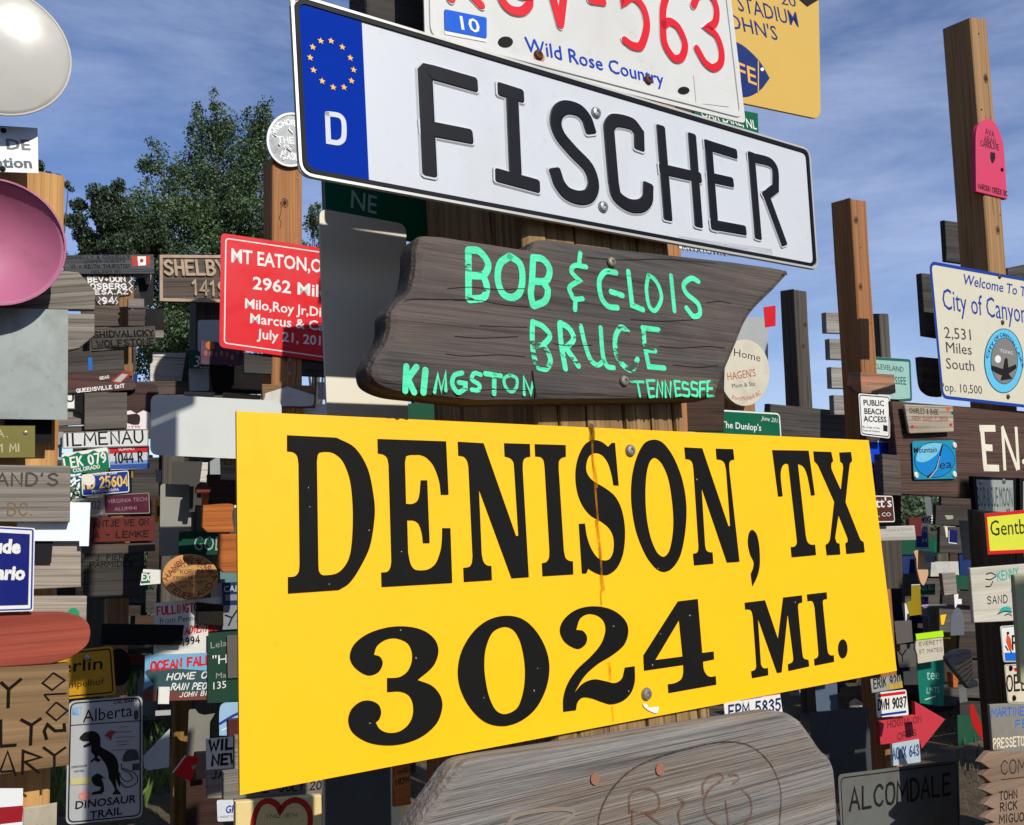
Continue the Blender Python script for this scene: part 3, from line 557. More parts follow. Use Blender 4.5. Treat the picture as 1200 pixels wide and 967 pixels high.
s.text('STADIUM', zs[0]+768/4.138, 52/4.138, zs[0]+1060/4.138, 132/4.138, 19, NAV, bold=.004); s.text("ST. JOHN'S", zs[0]+560/4.138, 90/4.138, zs[0]+960/4.138, 198/4.138, 18, NAV, bold=.004); s.text('20', zs[0]+975/4.138, 20/4.138, zs[0]+1050/4.138, 36/4.138, 13, NAV)
s.shape('emblem', '640,330 680,250* 740,195 800,230* 870,300* 918,380 870,440* 800,472* 720,450*', NAV, zt=zs); s.text('FE', zs[0]+765/4.138, 380/4.138, zs[0]+855/4.138, 415/4.138, 21, paint('d7a44e', .4, .06), bold=.01)
s.strokes('emblem_line', '862,300 862,448', .9, paint('d7a44e', .4, .06), zt=zs); s.shape('emblem_eye', [(zs[0]+x/4.138, y/4.138) for x, y in ell(880, 338, 9, 9, 12)], WHT); s.shape('emblem', '1040,-20 1160,-5 1100,32', INK, zt=zs)
s = Sign('street_sign', 'small dark green sign with white letters under the pale yellow sign', 'sign', FG, '812,118 888,133 889,156 815,142', GRN, t=.003, o=-.12); s.text('OAR LAKE, NL', 822, 128+9, 887, 152, 11, WHT, bold=.01)
s = Sign('plate', 'thin white metal strip of a sign wedged between the long plate and the painted board', 'sign', FG, '795,276 905,292 905,306 796,291', WHT, t=.001, o=.012); s.text('MWATOWN', 800, 294, 850, 301, 8, INK)
# ================================================================ posts
def post(label, px, py, d, wd, mat, yaw=32, detail=0, top=0., dep=None, name='wooden_post', lean=0, group=None):
    """square timber standing on the ground; (px,py) is the middle of its front face's top edge"""
    P = CAM+ray(px, py)*d; H = P.z+.15; n = Vector((math.sin(R(yaw)), -math.cos(R(yaw)), 0)); e = Vector((math.cos(R(yaw)), math.sin(R(yaw)), 0))
    M = Matrix((e, Vector((0, 0, 1)), n)).transposed().to_4x4(); M.translation = Vector((P.x, P.y, -.15))
    o = bpy.data.objects.new(name, None); COL.objects.link(o); o.matrix_world = M @ Matrix.Rotation(R(lean), 4, 'Z')
    tag(o, label, 'post', group); dep = dep or wd; h = wd/2; V = []; Fc = []; n_ = 10; c = .006
    ring = [(-h, -c), (-h, -dep+c), (-h+c, -dep), (h-c, -dep), (h, -dep+c), (h, -c), (h-c, 0), (-h+c, 0)]
    for j in range(n_+1):
        for i, (x, z) in enumerate(ring):
            k = rnd.uniform(-.0015, .0015); y = H*j/n_
            if j == n_: y += top*(x/h)+(.01 if z < -dep/2 else 0)+rnd.uniform(-.009, .009)
            V.append((x+k, y, z+k))
    m = len(ring)
    for j in range(n_):
        for i in range(m): Fc.append((j*m+i, j*m+(i+1) % m, (j+1)*m+(i+1) % m, (j+1)*m+i)[::-1])
    Fc.append(tuple(range(n_*m, n_*m+m)))
    me = bpy.data.meshes.new('post_shaft'); me.from_pydata(V, [], Fc); me.materials.append(mat); me.update()
    q = bpy.data.objects.new('post_shaft', me); COL.objects.link(q); q.parent = o
    dk = paint('20160f', .95, 0, bump=0)
    for i in range(detail*3):
        y0 = rnd.uniform(.35, .97)*H; L_ = rnd.uniform(.12, .5); x = rnd.uniform(-h*.75, h*.75); C_ = [(x+rnd.uniform(-.006, .006), y0-L_*t/5) for t in range(6)]
        V, Fc = ribbon(C_, rnd.uniform(.0008, .0018), .001, .0002); c_ = mesh('crack', V, Fc, dk, o)
    for i in range(detail*2):
        y0 = H*(.99-.12*(i+rnd.random()*.6)); x = rnd.uniform(-h*.5, h*.5)
        if y0 < 1.4: continue
        V, Fc = slab(ell(x, y0, .009, .013, 12), .0015, .0005); mesh('knot', V, Fc, paint('2f1c10', .9, .2), o); V, Fc = ribbon(ell(x, y0, .015, .021, 14), .0022, .001, .0001, True); mesh('knot_ring', V, Fc, paint('5c3a20', .9, .2), o)
    for i in range(detail*2):
        y0 = H*rnd.uniform(.6, .99); x = rnd.uniform(-h*.8, h*.8); V, Fc = slab(ell(x, y0, .004, .004, 8), .003, 0); mesh('nail_head', V, Fc, paint('6a6660', .4, .3, .7), o)
    return o
def board(label, pl, poly, mat, o=0, t=.022, bev=.003, r=0, cat='board', name='weathered_board', group=None, z=None, frame=False, **kw):
    return Sign(name, label, cat, pl, poly, mat, t=t, bev=bev, r=r, o=o, group=group, z=z, frame=frame, **kw)
def metal(label, pl, poly, mat, o=0, t=.002, r=0, cat='sign', name='metal_sign', z=None, **kw): return Sign(name, label, cat, pl, poly, mat, t=t, r=r, o=o, z=z, **kw)
CARVE = paint('191613', .9, .05); GREYT = paint('8f8b80', .7, .3)
# right side, against the sky
post('tall tan timber post rising highest at the right, pink sign near its top', 1150, 22, 4.56, .145, W_POSTL, top=.012, dep=.148, detail=2, lean=.3)
post('tall orange brown post in the gap between yellow sign and the blue rimmed sign', 1010, 236, 5.3, .138, W_POST, top=0, detail=2, lean=.5)
post('greenish grey post standing alone against the sky right of the mint lettered board', 938, 340, 7.0, .14, W_DPOST, detail=1)
post('short dark post just behind the orange brown post', 1036, 368, 8.0, .13, W_DPOST)
PR0 = Pl(1160, 150, 4.53)
zp = (960, 0, 4.029)
s = board('bright pink wooden sign with pointed arch top high on the tall post', PR0, '742,905 740,660* 748,600* 775,568* 803,560* 835,585* 860,640* 873,700* 888,940', paint('c4375a', .55, .1), o=.02, z=zp, frame=True, cat='sign', name='arched_sign')
s.text('AVA', 1155, 157, 1165, 161, 7, INK, 'S', wd=.09); s.text('ARAN', 1153.5, 165, 1167, 169, 6, INK, 'S', wd=.09); s.text('CAROLINE', 1149.5, 171, 1171, 176, 6.5, INK, 'S', wd=.09); s.text('MARSON CREEK BC', 1146.5, 221, 1180.5, 230, 6, INK, 'S', wd=.1)
s.shape('emblem', '808,718 830,722 830,750* 818,772* 808,750*', INK, zt=zp); s.screw((1174, 199), r=.01, mat=INK)
board('dark board end sticking out behind the tall tan post', Pl(1115, 290, 4.75), '1106,258 1135,262 1137,310 1109,306', W_DARK)
board('dark board end left of the blue rimmed sign, upper one', Pl(1090, 350, 4.4), '1080,320 1100,322 1104,396 1085,393', W_DARK, t=.03)
board('dark rounded board end left of the blue rimmed sign, lower one', Pl(1090, 440, 4.4), '1079,418 1100,420 1104,465 1093,463* 1084,455* 1081,440*', W_DARK, t=.03)
board('dark board end right of the tall tan post above the blue rimmed sign', Pl(1190, 315, 4.6), '1181,314 1215,307 1215,345 1181,342', W_DARK)
PH = Pl(1160, 400, 4.25)
s = metal('cream city welcome sign with blue rim and round lighthouse seal', PH, '1089,306 1226,331 1232,481 1104,467', paint('c9c3ac', .4, .06, bump=.04), r=9, name='city_sign')
DB = paint('1a3a8c', .4, .08); zc = (1070, 290, 4.838); zc2 = (840, 200, 3.333)
s.border(1.6, 1.9, DB, r=9); s.text('City of Canyon', 1105, 362, 1203, 379, 24, DB, slant=0); s.text('Welcome To The', 1128, 333, 1212, 350, 12, DB, bold=.008, slant=.25)
DG = paint('3a3a40', .5, .1)
s.text('2,531', 1107, 396, 1138, 399, 13, DG); s.text('Miles', 1109, 413, 1139, 416, 12.5, DG); s.text('South', 1109, 432, 1142, 435, 12.5, DG); s.text('Pop. 10,500', 1102, 458, 1151, 462, 10, DG)
s.shape('seal', ell(1176, 423, 23, 38, 48), paint('0f3f5e', .4, .08)); s.shape('seal', ell(1176, 423, 22, 37, 48), paint('5ab6d6', .4, .08)); s.shape('seal', ell(1176.5, 423, 16, 27.5, 40), paint('0f3f5e', .4, .08)); s.shape('seal', ell(1176.5, 423, 15.3, 26.8, 40), paint('77756f', .4, .1))
s.shape('seal_moon', ell(1169, 421, 3.6, 4.5, 20), WHT); s.shape('seal_land', '1161,428 1176,433 1190,427 1190,432* 1176,440* 1162,434*', INK); s.shape('seal_lighthouse', '1177,420 1180,420 1182,439 1186,444 1172,446 1174,439', INK); s.text('CITY OF CANYON LAKE', 1157, 421, 1198, 432, 4.5, NAV, arc=33, z=.006); s.text('TEXAS', 1171, 413, 1186, 416, 4, WHT)
s.screw((1171, 324), (1174.5, 378), (1181, 465), r=.012, mat=paint('5e5648', .4, .4, .6))
board('short weathered plank with chipped orange paint across the orange brown post', Pl(1020, 450, 5.1), '998,436 1048,439 1050,460 1046,462 1003,460 996,452', wood('9a7a62', '6d4a36', 30, 1, bump=.8, lines=.5, wear='b07050'), o=.03)
for i, (x0, y0, x1, y1, q) in enumerate(((968, 366, 990, 390, 'top'), (972, 397, 991, 421, 'middle'), (974, 430, 994, 455, 'lowest bright'), (977, 463, 1006, 486, 'dim bottom'))):
    board('%s of the short grey board ends stacked left of the orange brown post' % q, Pl(985, 400, 5.6), '%d,%d %d,%d %d,%d %d,%d' % (x0, y0, x1+12, y0+1, x1+12, y1+1, x0+1, y1), wood('9a9690', '77726b', 30, 1, bump=.5), t=.035, group='short board ends beside the orange brown post')
s = metal('pale green sign with scalloped dark border behind the orange brown post', Pl(1045, 440, 6.2), '1022,418 1067,421 1069,470 1022,474', paint('8fb4a8', .5, .15), r=2)
s.border(1.8, 1.6, paint('1e5c4c', .5, .1), r=2); s.text('CLEVELAND', 1024, 432, 1059, 436, 6, paint('1e4c4c', .5, .1)); s.text('TENNESSEE', 1026, 449, 1062, 451, 9, paint('1e4c4c', .5, .1))
s = metal('white beach access sign with black border on the orange brown post', Pl(1022, 490, 3.85), '1006,461 1043,464 1043,514 1009,510', WHT, r=3.5, o=.02)
s.border(1.9, .6, BLK, r=3.5)
for t_, y, xa, xb in (('PUBLIC', 475, 1012, 1036), ('BEACH', 485, 1013, 1036), ('ACCESS', 494, 1012, 1039)): s.text(t_, xa, y, xb, y+1, 6.5, INK, bold=.02)
s.text('By order of the', 1011, 501.5, 1031, 503, 2.6, INK); s.text('Town of Duxbury', 1011, 505.5, 1031, 507, 2.6, INK); s.shape('emblem', '1035,498 1040,499 1040,506 1035,505', INK)
# long dark board line, centre right
board('long dark horizontal board running below the greenish post', Pl(930, 500, 6.2), '900,473 990,482 992,530 897,530', W_DARK, t=.03)
s = metal('green name sign with white rounded edge just above the yellow sign', Pl(865, 500, 3.6), '812,478 914,484 917,530 814,530', GRN, r=6); s.border(1.2, .9, WHT, r=6)
s.text("The Dunlop's", 845, 501, 892, 505, 7.5, WHT, bold=.012); s.text('June 2011', 892, 492, 913, 496, 5, WHT, slant=.3)
s = board('round cream plaque with red lettering behind the mint lettered board', Pl(875, 440, 3.8), ell(873, 437, 29, 39, 44), paint('c4bda8', .6, .3), t=.02, bev=.002, cat='plaque', name='round_plaque')
s.text('Home', 860, 417, 891, 424, 9, INK, bold=-.005); s.text("HAGEN'S", 853, 446, 886, 441, 9, paint('a5402c', .6, .2)); s.text('Mom & Stu', 858, 455, 885, 452, 5, INK); s.text('Port-McNeill BC', 858, 468, 892, 462, 5, paint('a5402c', .6, .2), arc=-4)
post('brown post carrying the round cream plaque', 872, 455, 3.95, .13, W_POSTL)
metal('pale grey sign back against the sky behind the round cream plaque', Pl(890, 400, 5.2), '862,372 900,372 900,425 862,425', BACK, r=4)
metal('red and white sign edge peeping out under the mint lettered board', Pl(903, 375, 4.2), '895,360 909,358 909,382 897,384', RED)
# big brown board with EN
PI = Pl(1110, 520, 4.05)
s = board('wide rough brown board with large cream letters at the right edge', PI, '1045,470 1228,484 1236,590 1056,579', wood('5b4238', '38271f', 26, 1, bump=1.1, lines=.6, wear='4a342b', dist=1.4), t=.04, name='lettered_board')
EN = paint('d9d2bb', .6, .15)
zn = (1050, 470, 6.447)
s.strokes('letter', '650,215 675,515|630,207 750,207|650,350 728,355|662,505 778,508', 4, EN, zt=zn, cap=0); s.strokes('letter', '803,195 822,525|800,192 918,520|905,195 925,520', 3.0, EN, zt=zn, cap=0); s.shape('letter', ell(1200, 541, 2.6, 3.2, 14), EN)
s = board('small peeling white wooden plaque with handwriting and painted flowers', PI, '1060,474 1117,476 1118,506 1066,508', wood('b9ac98', '93836f', 20, 1, bump=.6), o=.03, t=.01, r=2, name='small_plaque'); s.text('Charles & Babe', 1066, 484, 1100, 486, 6, INK, 'S', wd=.07); s.text('from Sunny Florida', 1069, 493, 1111, 493.5, 5, paint('7a2c20', .7, .2), 'S', wd=.07)
s.shape('flower', ell(1111, 479, 2.5, 2.5, 10), paint('c8501e', .6, .1)); s.shape('flower', ell(1114, 498, 1.6, 2, 10), RED); s.shape('flower', ell(1116, 484, 1.4, 2, 10), GRN); s.shape('flower', ell(1069, 500, 1.6, 2, 10), RED)
s = metal('turquoise and blue oval lettered sign screwed to the brown board', PI, '1069,517 1119,516 1121,561 1071,562', paint('1f86a0', .4, .1), o=.01, r=4)
s.shape('oval', ell(1095, 539, 24, 21, 40), paint('0a3c58', .4, .1)); s.shape('oval', ell(1095, 539, 23.2, 20.2, 40), paint('1678b8', .4, .1)); s.shape('oval', '1075,530 1082,522* 1095,519* 1104,520 1098,532* 1085,541* 1074,540*', paint('6fb4cc', .4, .1))
s.text('Mountain', 1071, 531, 1098, 530, 6.5, INK, bold=.01); s.text('ea', 1101, 550, 1115, 548, 10, INK, bold=.0, slant=.15); s.strokes('letter', '1104,522 1100,538* 1095,552* 1087,559', 1.3, INK); s.strokes('letter', '1101,535 1097,550 1089,560', .4, CREAM)
s.screw((1118, 522), (1118, 556), (1073, 557), r=.014, mat=WHT)
s = board('small black framed panel with tall faded lettering under the cream letters', PI, '1140,558 1191,560 1191,604 1144,604', BLK, o=.05, t=.02, name='framed_sign'); s.shape('face', '1144,562 1187,563 1188,600 1147,600', paint('8f9690', .4, .25)); s.text('BOB & SUE MOON', 1146, 594, 1187, 594, 23, DG, z=.006)
s.screw((1149, 565), (1176, 564), (1155, 599), (1181, 598), r=.012)
board('edge of a second black framed panel at the right picture border', PI, '1195,560 1240,562 1240,606 1196,604', BLK, o=.05, t=.02, name='framed_sign').shape('face', '1199,564 1236,566 1236,602 1199,600', paint('8f9690', .4, .25))
# right foreground column
PK = Pl(1170, 650, 3.3)
s = metal('lime yellow place name sign with red border and black letters', PK, '1154,602 1240,594 1242,646 1158,650', paint('cfd23a', .4, .1), name='place_sign'); s.border(2, 2, RED); s.text('Gentbrugge', 1161, 628, 1236, 623, 17, INK, z=.004)
s = board('white painted plywood with teal and black hand lettering and waves', PK, '1137,666 1200,661 1250,658 1250,725 1142,730', wood('cfcabb', 'bdb6a4', 10, .8, bump=.5, lines=.15), o=.0, t=.012, name='painted_sign')
TL2 = paint('2aa08e', .55, .1); zk = (1120, 640, 9.675)
s.text('KENNY', 1169, 681, 1194, 675, 10, TL2, 'S', wd=.1, jit=.15); s.text('ADK', 1185, 693, 1204, 690, 12, TL2, 'S', wd=.1); s.text('SAND SPIT', 1157, 708, 1206, 704, 8.5, INK, 'S', wd=.08, jit=.15)
s.strokes('wave', '345,320 400,305* 455,330|340,375 390,380* 455,345|340,460 390,455* 420,400*', .7, INK, zt=zk); s.shape('wave', '475,770 520,700* 570,685* 620,700* 635,745 570,735* 520,750*', TL2, zt=zk); s.strokes('wave', '475,770 550,740* 630,750|555,785 600,768* 630,790', .6, INK, zt=zk)
s = metal('number plate with a small painted figure and letter R at the right border', PK, '1172,734 1250,728 1254,775 1176,776', WHT, r=4, o=.0, name='number_plate', cat='number plate'); s.border(1.2, .6, GALV, r=4); s.shape('band', '1177,765 1250,763 1250,773 1178,774', paint('1a62c4', .4, .1)); s.shape('figure', '1180,743 1184,748 1186,760 1183,763 1179,752', paint('d04a1e', .5, .1)); s.shape('figure', ell(1181, 742, 1.6, 1.8, 10), BLK); s.strokes('figure', '1178,757 1181,762|1184,762 1185,765', .7, BLK); s.text('R54', 1186, 761, 1212, 760, 15, INK, 'S', wd=.08)
s = metal('cream number plate with black letters OEB at the right border', PK, '1177,779 1250,775 1254,826 1181,824', paint('cfc3aa', .4, .15), r=4, name='number_plate', cat='number plate'); s.border(1.2, .5, GALV, r=4); s.text('OEB 41', 1180, 810, 1224, 806, 17, INK, 'S', wd=.08); s.shape('sticker', '1188,783 1196,781 1196,786 1189,787', RED); s.screw((1184, 783), (1188, 818), r=.01, mat=BLK)
s = board('grey board with blue and cream hand lettering near the bottom right', PK, '1160,826 1250,820 1255,885 1164,880', paint('7f7b72', .5, .3), o=.0, t=.01, name='painted_sign'); s.text('MARTINE', 1162, 840, 1200, 838, 9, paint('2a62b0', .6, .1), 'S', wd=.1); s.text('FED', 1190, 853, 1212, 851, 8, paint('2a62b0', .6, .1), 'S', wd=.1); s.text('PRESSETOU FRANCE', 1164, 877, 1234, 870, 10, CREAM, 'S', wd=.09)
zt_ = (1080, 800, 5.79)
s = board('light brown plank with saw toothed left edge and carved words', PK, '460,470 830,440 850,1150 440,1160 425,1010 500,950 425,920 495,860 425,830 485,765 415,730 472,680 410,630 465,585 400,540', wood('8c7460', '745e4c', 12, .8, bump=.4, lines=.2), o=.0, t=.02, z=zt_, frame=True, name='carved_board')
s.text('COME', 1173, 908, 1212, 903, 15, CARVE, 'S', wd=.05); s.strokes('carved_line', '1173,914 1215,909', .5, CARVE); s.text('TOHN', 1171, 938, 1192, 935, 9, CARVE, 'S', wd=.09); s.text('RICK', 1172, 951, 1192, 948, 9, CARVE, 'S', wd=.09); s.text('MIGUOC', 1171, 965, 1206, 961, 9, CARVE, 'S', wd=.09)
s = board('pale green edge of a near signboard at the far right border', Pl(1196, 720, 2.2), '1189,674 1300,668 1320,860 1197,800', paint('a7a982', .6, .15), t=.01, name='signboard')
post('dark post carrying the lime yellow place sign', 1186, 602, 3.5, .14, W_DPOST)
# white town plate, bottom
s = metal('old dark town plate with black rim and worn letters at the bottom', Pl(1055, 930, 3.4), '982,908 1123,890 1127,1010 988,1020', paint('5d5f5b', .6, .6), r=7, name='town_plate'); s.border(4, .7, INK, r=7); s.text('ALCOMDALE', 996, 950, 1114, 930, 23, INK, 'S', wd=.075, jit=.12)

metal('wide dark grey sheet metal sign in shade right of the driftwood board', Pl(1000, 880, 4.0), '948,836 1018,828 1022,905 960,935', paint('3c3f40', .6, .2), r=2)
s = metal('white number plate EPM with blue digits peeping above the driftwood board', Pl(885, 835, 2.7), '848,824 914,812 918,842 852,860', WHT, r=3, name='number_plate', cat='number plate'); s.text('EPM 5835', 854, 841, 915, 832, 13, paint('1e2a58', .4, .1), 'S', wd=.1); s.strokes('band', '868,820 892,816', 1.2, DB); s.strokes('band', '893,815 914,812', 1.4, RED)
s = metal('number plate with red top band and blue bottom band right of the yellow sign corner', Pl(1045, 824, 4.9), '1026,812 1062,808 1065,838 1028,841', WHT, r=3, name='number_plate', cat='number plate'); s.strokes('band', '1029,815.5 1061,811.5', 1.7, RED, cap=0); s.text('DWH 9037', 1029, 832, 1062, 828, 11, INK, 'S', wd=.1, z=.006); s.strokes('band', '1032,838 1062,834', 1.3, BLU, cap=0)
s = board('red arrow shaped board pointing right with dark lettering', Pl(1065, 850, 5.0), '1030,845 1073,838 1072,822 1108,843 1080,878 1078,868 1032,873', paint('b5303c', .55, .15), frame=True, name='arrow_board', cat='sign'); s.text('HOGINLON', 1040, 853, 1080, 846, 7, paint('5c0f16', .6, .1), 'S', wd=.09); s.text('ORES', 1052, 867, 1074, 862, 7, paint('5c0f16', .6, .1), 'S', wd=.09)
s = metal('pale number plate with faded blue letters under the red arrow', Pl(1060, 880, 4.85), '1043,872 1077,866 1079,893 1045,898', paint('a9b6bd', .45, .25), r=2, name='number_plate', cat='number plate'); s.text('ACNX 643', 1046, 890, 1077, 885, 12, paint('274a78', .5, .1), 'S', wd=.09)
s = metal('teal green sign with faded white letters in the right thicket of signs', Pl(1090, 800, 5.6), '1074,776 1106,774 1106,828 1078,824', paint('0f6a58', .45, .2)); s.text('tee', 1086, 797, 1101, 796, 12, paint('8fc0b4', .5, .2)); s.text('LMTS', 1086, 813, 1101, 812, 7, paint('8fc0b4', .5, .2)); s.strokes('line', '1084,820 1096,816', .6, CREAM)
s = board('cream scroll edged board with pencilled words below the lime strip', Pl(1090, 760, 5.5), '1074,750 1105,746 1107,773 1076,778 1075,768* 1073,760*', paint('b9b09c', .6, .3), t=.01, frame=True, name='painted_sign'); s.text('EVERETT', 1077, 757, 1104, 754, 4, INK, 'S', wd=.08); s.text('ST MATEO', 1077, 766, 1104, 763, 4, INK, 'S', wd=.08)
metal('bright lime green strip above the cream scroll edged board', Pl(1090, 745, 5.5), '1073,743 1105,739 1106,746 1074,750', paint('a4d80f', .45, .05))
s = board('grey shield shaped board with striped tan carving', Pl(1125, 780, 4.2), '1110,772* 1122,762* 1138,761 1141,798 1152,797* 1148,804* 1136,807 1124,792*', wood('8f8a80', '5f5a52', 60, 2, bump=.8), frame=True, name='carved_board'); 
for i in range(5): s.strokes('carving', '%f,%f %f,%f' % (1120+i*3, 783+i*4.6, 1139+i*.4, 772+i*4.6), 1.1, paint('c39a63', .7, .2))
board('amber wood sliver under the grey shield shaped board', Pl(1118, 795, 4.6), '1114,788 1124,794 1122,806 1116,806', W_ORG)
metal('small scratched steel tag with glint below the shield shaped board', Pl(1128, 815, 4.8), '1123,806 1132,805 1134,822 1125,824', ALU)
metal('dark red curved board in deep shade beside the blue lettered grey board', Pl(1148, 850, 4.6), '1136,828 1140,824 1160,872 1155,872* 1140,850*', paint('a01410', .5, .1))
board('tall dark upright plank behind the beach access sign and the vivid blue sign', PI, '1012,466 1054,468 1058,690 1030,690', W_DPOST, o=-.25, t=.035)
# mid right small signs
s = metal('brown park style sign end with white letters beside the yellow sign edge', Pl(1030, 595, 3.75), '985,580 1046,581 1049,612 988,613', BRN, r=3); s.border(.8, .6, WHT, r=3); s.text("Elliott's", 1000, 596, 1045, 594, 11, WHT, bold=.01); s.text('MESA, CO', 1012, 606, 1044, 605, 4.5, WHT)
s = metal('vivid blue sign with white letters ending right of the yellow sign', Pl(1030, 545, 3.9), '980,514 1044,517 1044,577 990,576', paint('0c3fc0', .4, .05)); s.strokes('border', '980,515.5 1044,518', .8, WHT); s.strokes('border', '990,575.5 1044,577', .8, WHT); s.text('reich', 1002, 550, 1034, 551, 12, WHT, bold=.005)
board('dark post flank in front of the blue sign', Pl(1040, 560, 3.8), '1034,532 1055,534 1057,581 1036,580', W_GRAIN2, t=.04)
s = board('long whitewashed board with faint lettering below the brown sign', Pl(1050, 625, 3.85), '1000,618 1072,616 1074,633 1002,635', wood('c4c0b6', '9b968b', 20, 1, bump=.4, lines=.2), t=.015); s.text('FRAN & ELMER', 1038, 624, 1070, 622, 3.5, GREYT)
metal('dark red board behind the long whitewashed board', Pl(1070, 620, 5.0), '1062,607 1080,606 1080,628 1063,629', paint('5a1512', .6, .3))
s = metal('small white strip sign with black capitals above a blue one', Pl(1087, 609, 6.5), '1078,606 1093,604 1093,613 1079,614', WHT); s.text('MIKE', 1079, 613, 1093, 612, 7, INK, bold=.02)
s = metal('small blue sign with white frame standing upright in the right thicket', Pl(1083, 629, 6.4), '1072,617 1087,616 1089,643 1073,643', paint('14389c', .4, .1)); s.border(1, .6, WHT); s.text('EA', 1081, 624, 1086, 624, 5, WHT); s.text('H', 1081, 636, 1086, 636, 5, WHT)
metal('thin pale sheet metal strip with a shiny clip in the right thicket', Pl(1088, 593, 6.6), '1083,583 1091,583 1093,604 1086,605', ALU)
metal('green end of a narrow upright sign in the right thicket', Pl(1097, 643, 6.8), '1093,636 1101,636 1101,650 1094,650', GRN)
board('flesh coloured fish shaped board hanging in the right thicket', Pl(1080, 665, 6.0), '1072,647* 1081,645* 1085,658* 1088,672* 1083,686* 1079,683* 1075,668* 1074,656*', paint('c09a78', .6, .1), t=.012, frame=True, name='fish_board')
metal('dull grey sign square right of the fish shaped board', Pl(1088, 653, 6.6), '1081,646 1095,646 1096,659 1083,659', GALV)
s = metal('small green road sign with white letters below the fish shaped board', Pl(1083, 691, 6.2), '1068,685 1096,684 1096,697 1070,698', paint('128a5c', .4, .05)); s.border(.5, .4, WHT); s.text('VALE RD', 1074, 692, 1094, 691, 5, WHT, bold=.02)
s = metal('purple and white card under the small green road sign', Pl(1083, 704, 6.2), '1079,699 1088,699 1088,710 1080,711', paint('a98cc0', .5, .1)); s.text('7', 1082, 708, 1087, 708, 7, paint('4a1a7a', .5, .1), bold=.02)
metal('olive yellow bent sheet metal sign in the right thicket', Pl(1072, 704, 5.9), '1068,687 1078,686 1080,720 1066,722 1062,706 1068,704', paint('8a7410', .5, .2), frame=True)
metal('pale curved sign edge beside the olive yellow sheet', Pl(1060, 717, 6.0), '1057,706 1062,708* 1065,718* 1066,727 1060,728', WHT, frame=True)
metal('scratched black and white poster board above the lime strip', Pl(1090, 726, 6.0), '1078,713 1097,712 1099,738 1089,740 1088,722 1079,722', paint('9a9c9a', .5, .6, dirtcol='1a1a1a'), frame=True)
metal('small yellow corner sign left of the grey shield arch', Pl(1106, 724, 5.8), '1102,721 1109,720 1106,732 1103,732', YEL)
board('grey rough board square in the right thicket', Pl(1111, 680, 5.2), '1104,672 1120,671 1122,696 1107,698', W_GREY)
metal('white notched scrap of sheet metal below the grey rough board', Pl(1122, 704, 5.0), '1118,697 1123,696 1123,702 1127,702 1127,708 1122,708 1120,712 1119,712', WHT, frame=True)
metal('dark grey arch topped metal panel like a small tombstone', Pl(1122, 730, 5.0), '1114,745 1114,728* 1117,717* 1122,712* 1128,718* 1130,730* 1130,744', paint('5a5f66', .5, .15), frame=True)
metal('tall narrow grey sign back below the brown board', Pl(1130, 625, 4.6), '1124,610 1136,610 1138,656 1129,657', paint('6a6d6e', .5, .15))
s = metal('blue and white bracket shaped sign edge in the right thicket', Pl(1115, 630, 5.6), '1111,620 1122,622 1122,637 1111,636', paint('111a50', .4, .1)); s.strokes('border', '1112,622 1112,636 1121,637', .5, WHT)
metal('narrow cream strip sign left of the bracket shaped blue one', Pl(1109, 624, 5.7), '1107,618 1110,617 1112,629 1109,630', CREAM)
metal('small pale green folded tag near the tall narrow grey sign back', Pl(1112, 606, 5.8), '1107,604 1117,604 1117,608 1110,609', paint('8f9a80', .5, .3))
s = metal('white number plate with dark letters cut by the yellow sign corner', Pl(1040, 800, 5.0), '1020,796 1055,791 1058,806 1022,812', paint('8f918c', .5, .3), name='number_plate', cat='number plate'); s.text('ERIK 920', 1024, 807, 1055, 801, 10, INK, 'S', wd=.09); s.shape('painted_flowers', '1038,803 1057,798 1058,806 1040,808', paint('b0a040', .6, .6, dirtcol='a03020'))
metal('dark grey weathered panel between the plates and the teal green sign', Pl(1070, 800, 6.0), '1058,783 1084,780 1086,810 1060,814', paint('3a3c3d', .6, .3))
metal('faded bluish plate low right behind the yellow sign edge', Pl(970, 815, 5.8), '955,804 981,800 982,832 957,834', paint('4a5a6c', .6, .4), r=2)
metal('tan folded card catching the sun below the yellow sign edge', Pl(1005, 824, 6.5), '996,823 1003,819* 1015,827 1012,829 996,829', CREAM, frame=True)
metal('grey plate with dim letter V beside the yellow sign edge', Pl(1060, 745, 5.8), '1048,728 1068,727 1070,752 1051,755', paint('54504c', .6, .4))
metal('dim grey plate with letter Y beside the yellow sign edge', Pl(1057, 765, 5.9), '1050,756 1074,754 1074,781 1054,783', paint('54504c', .6, .4)).text('Y', 1053, 775, 1062, 774, 12, INK, 'S', wd=.1)
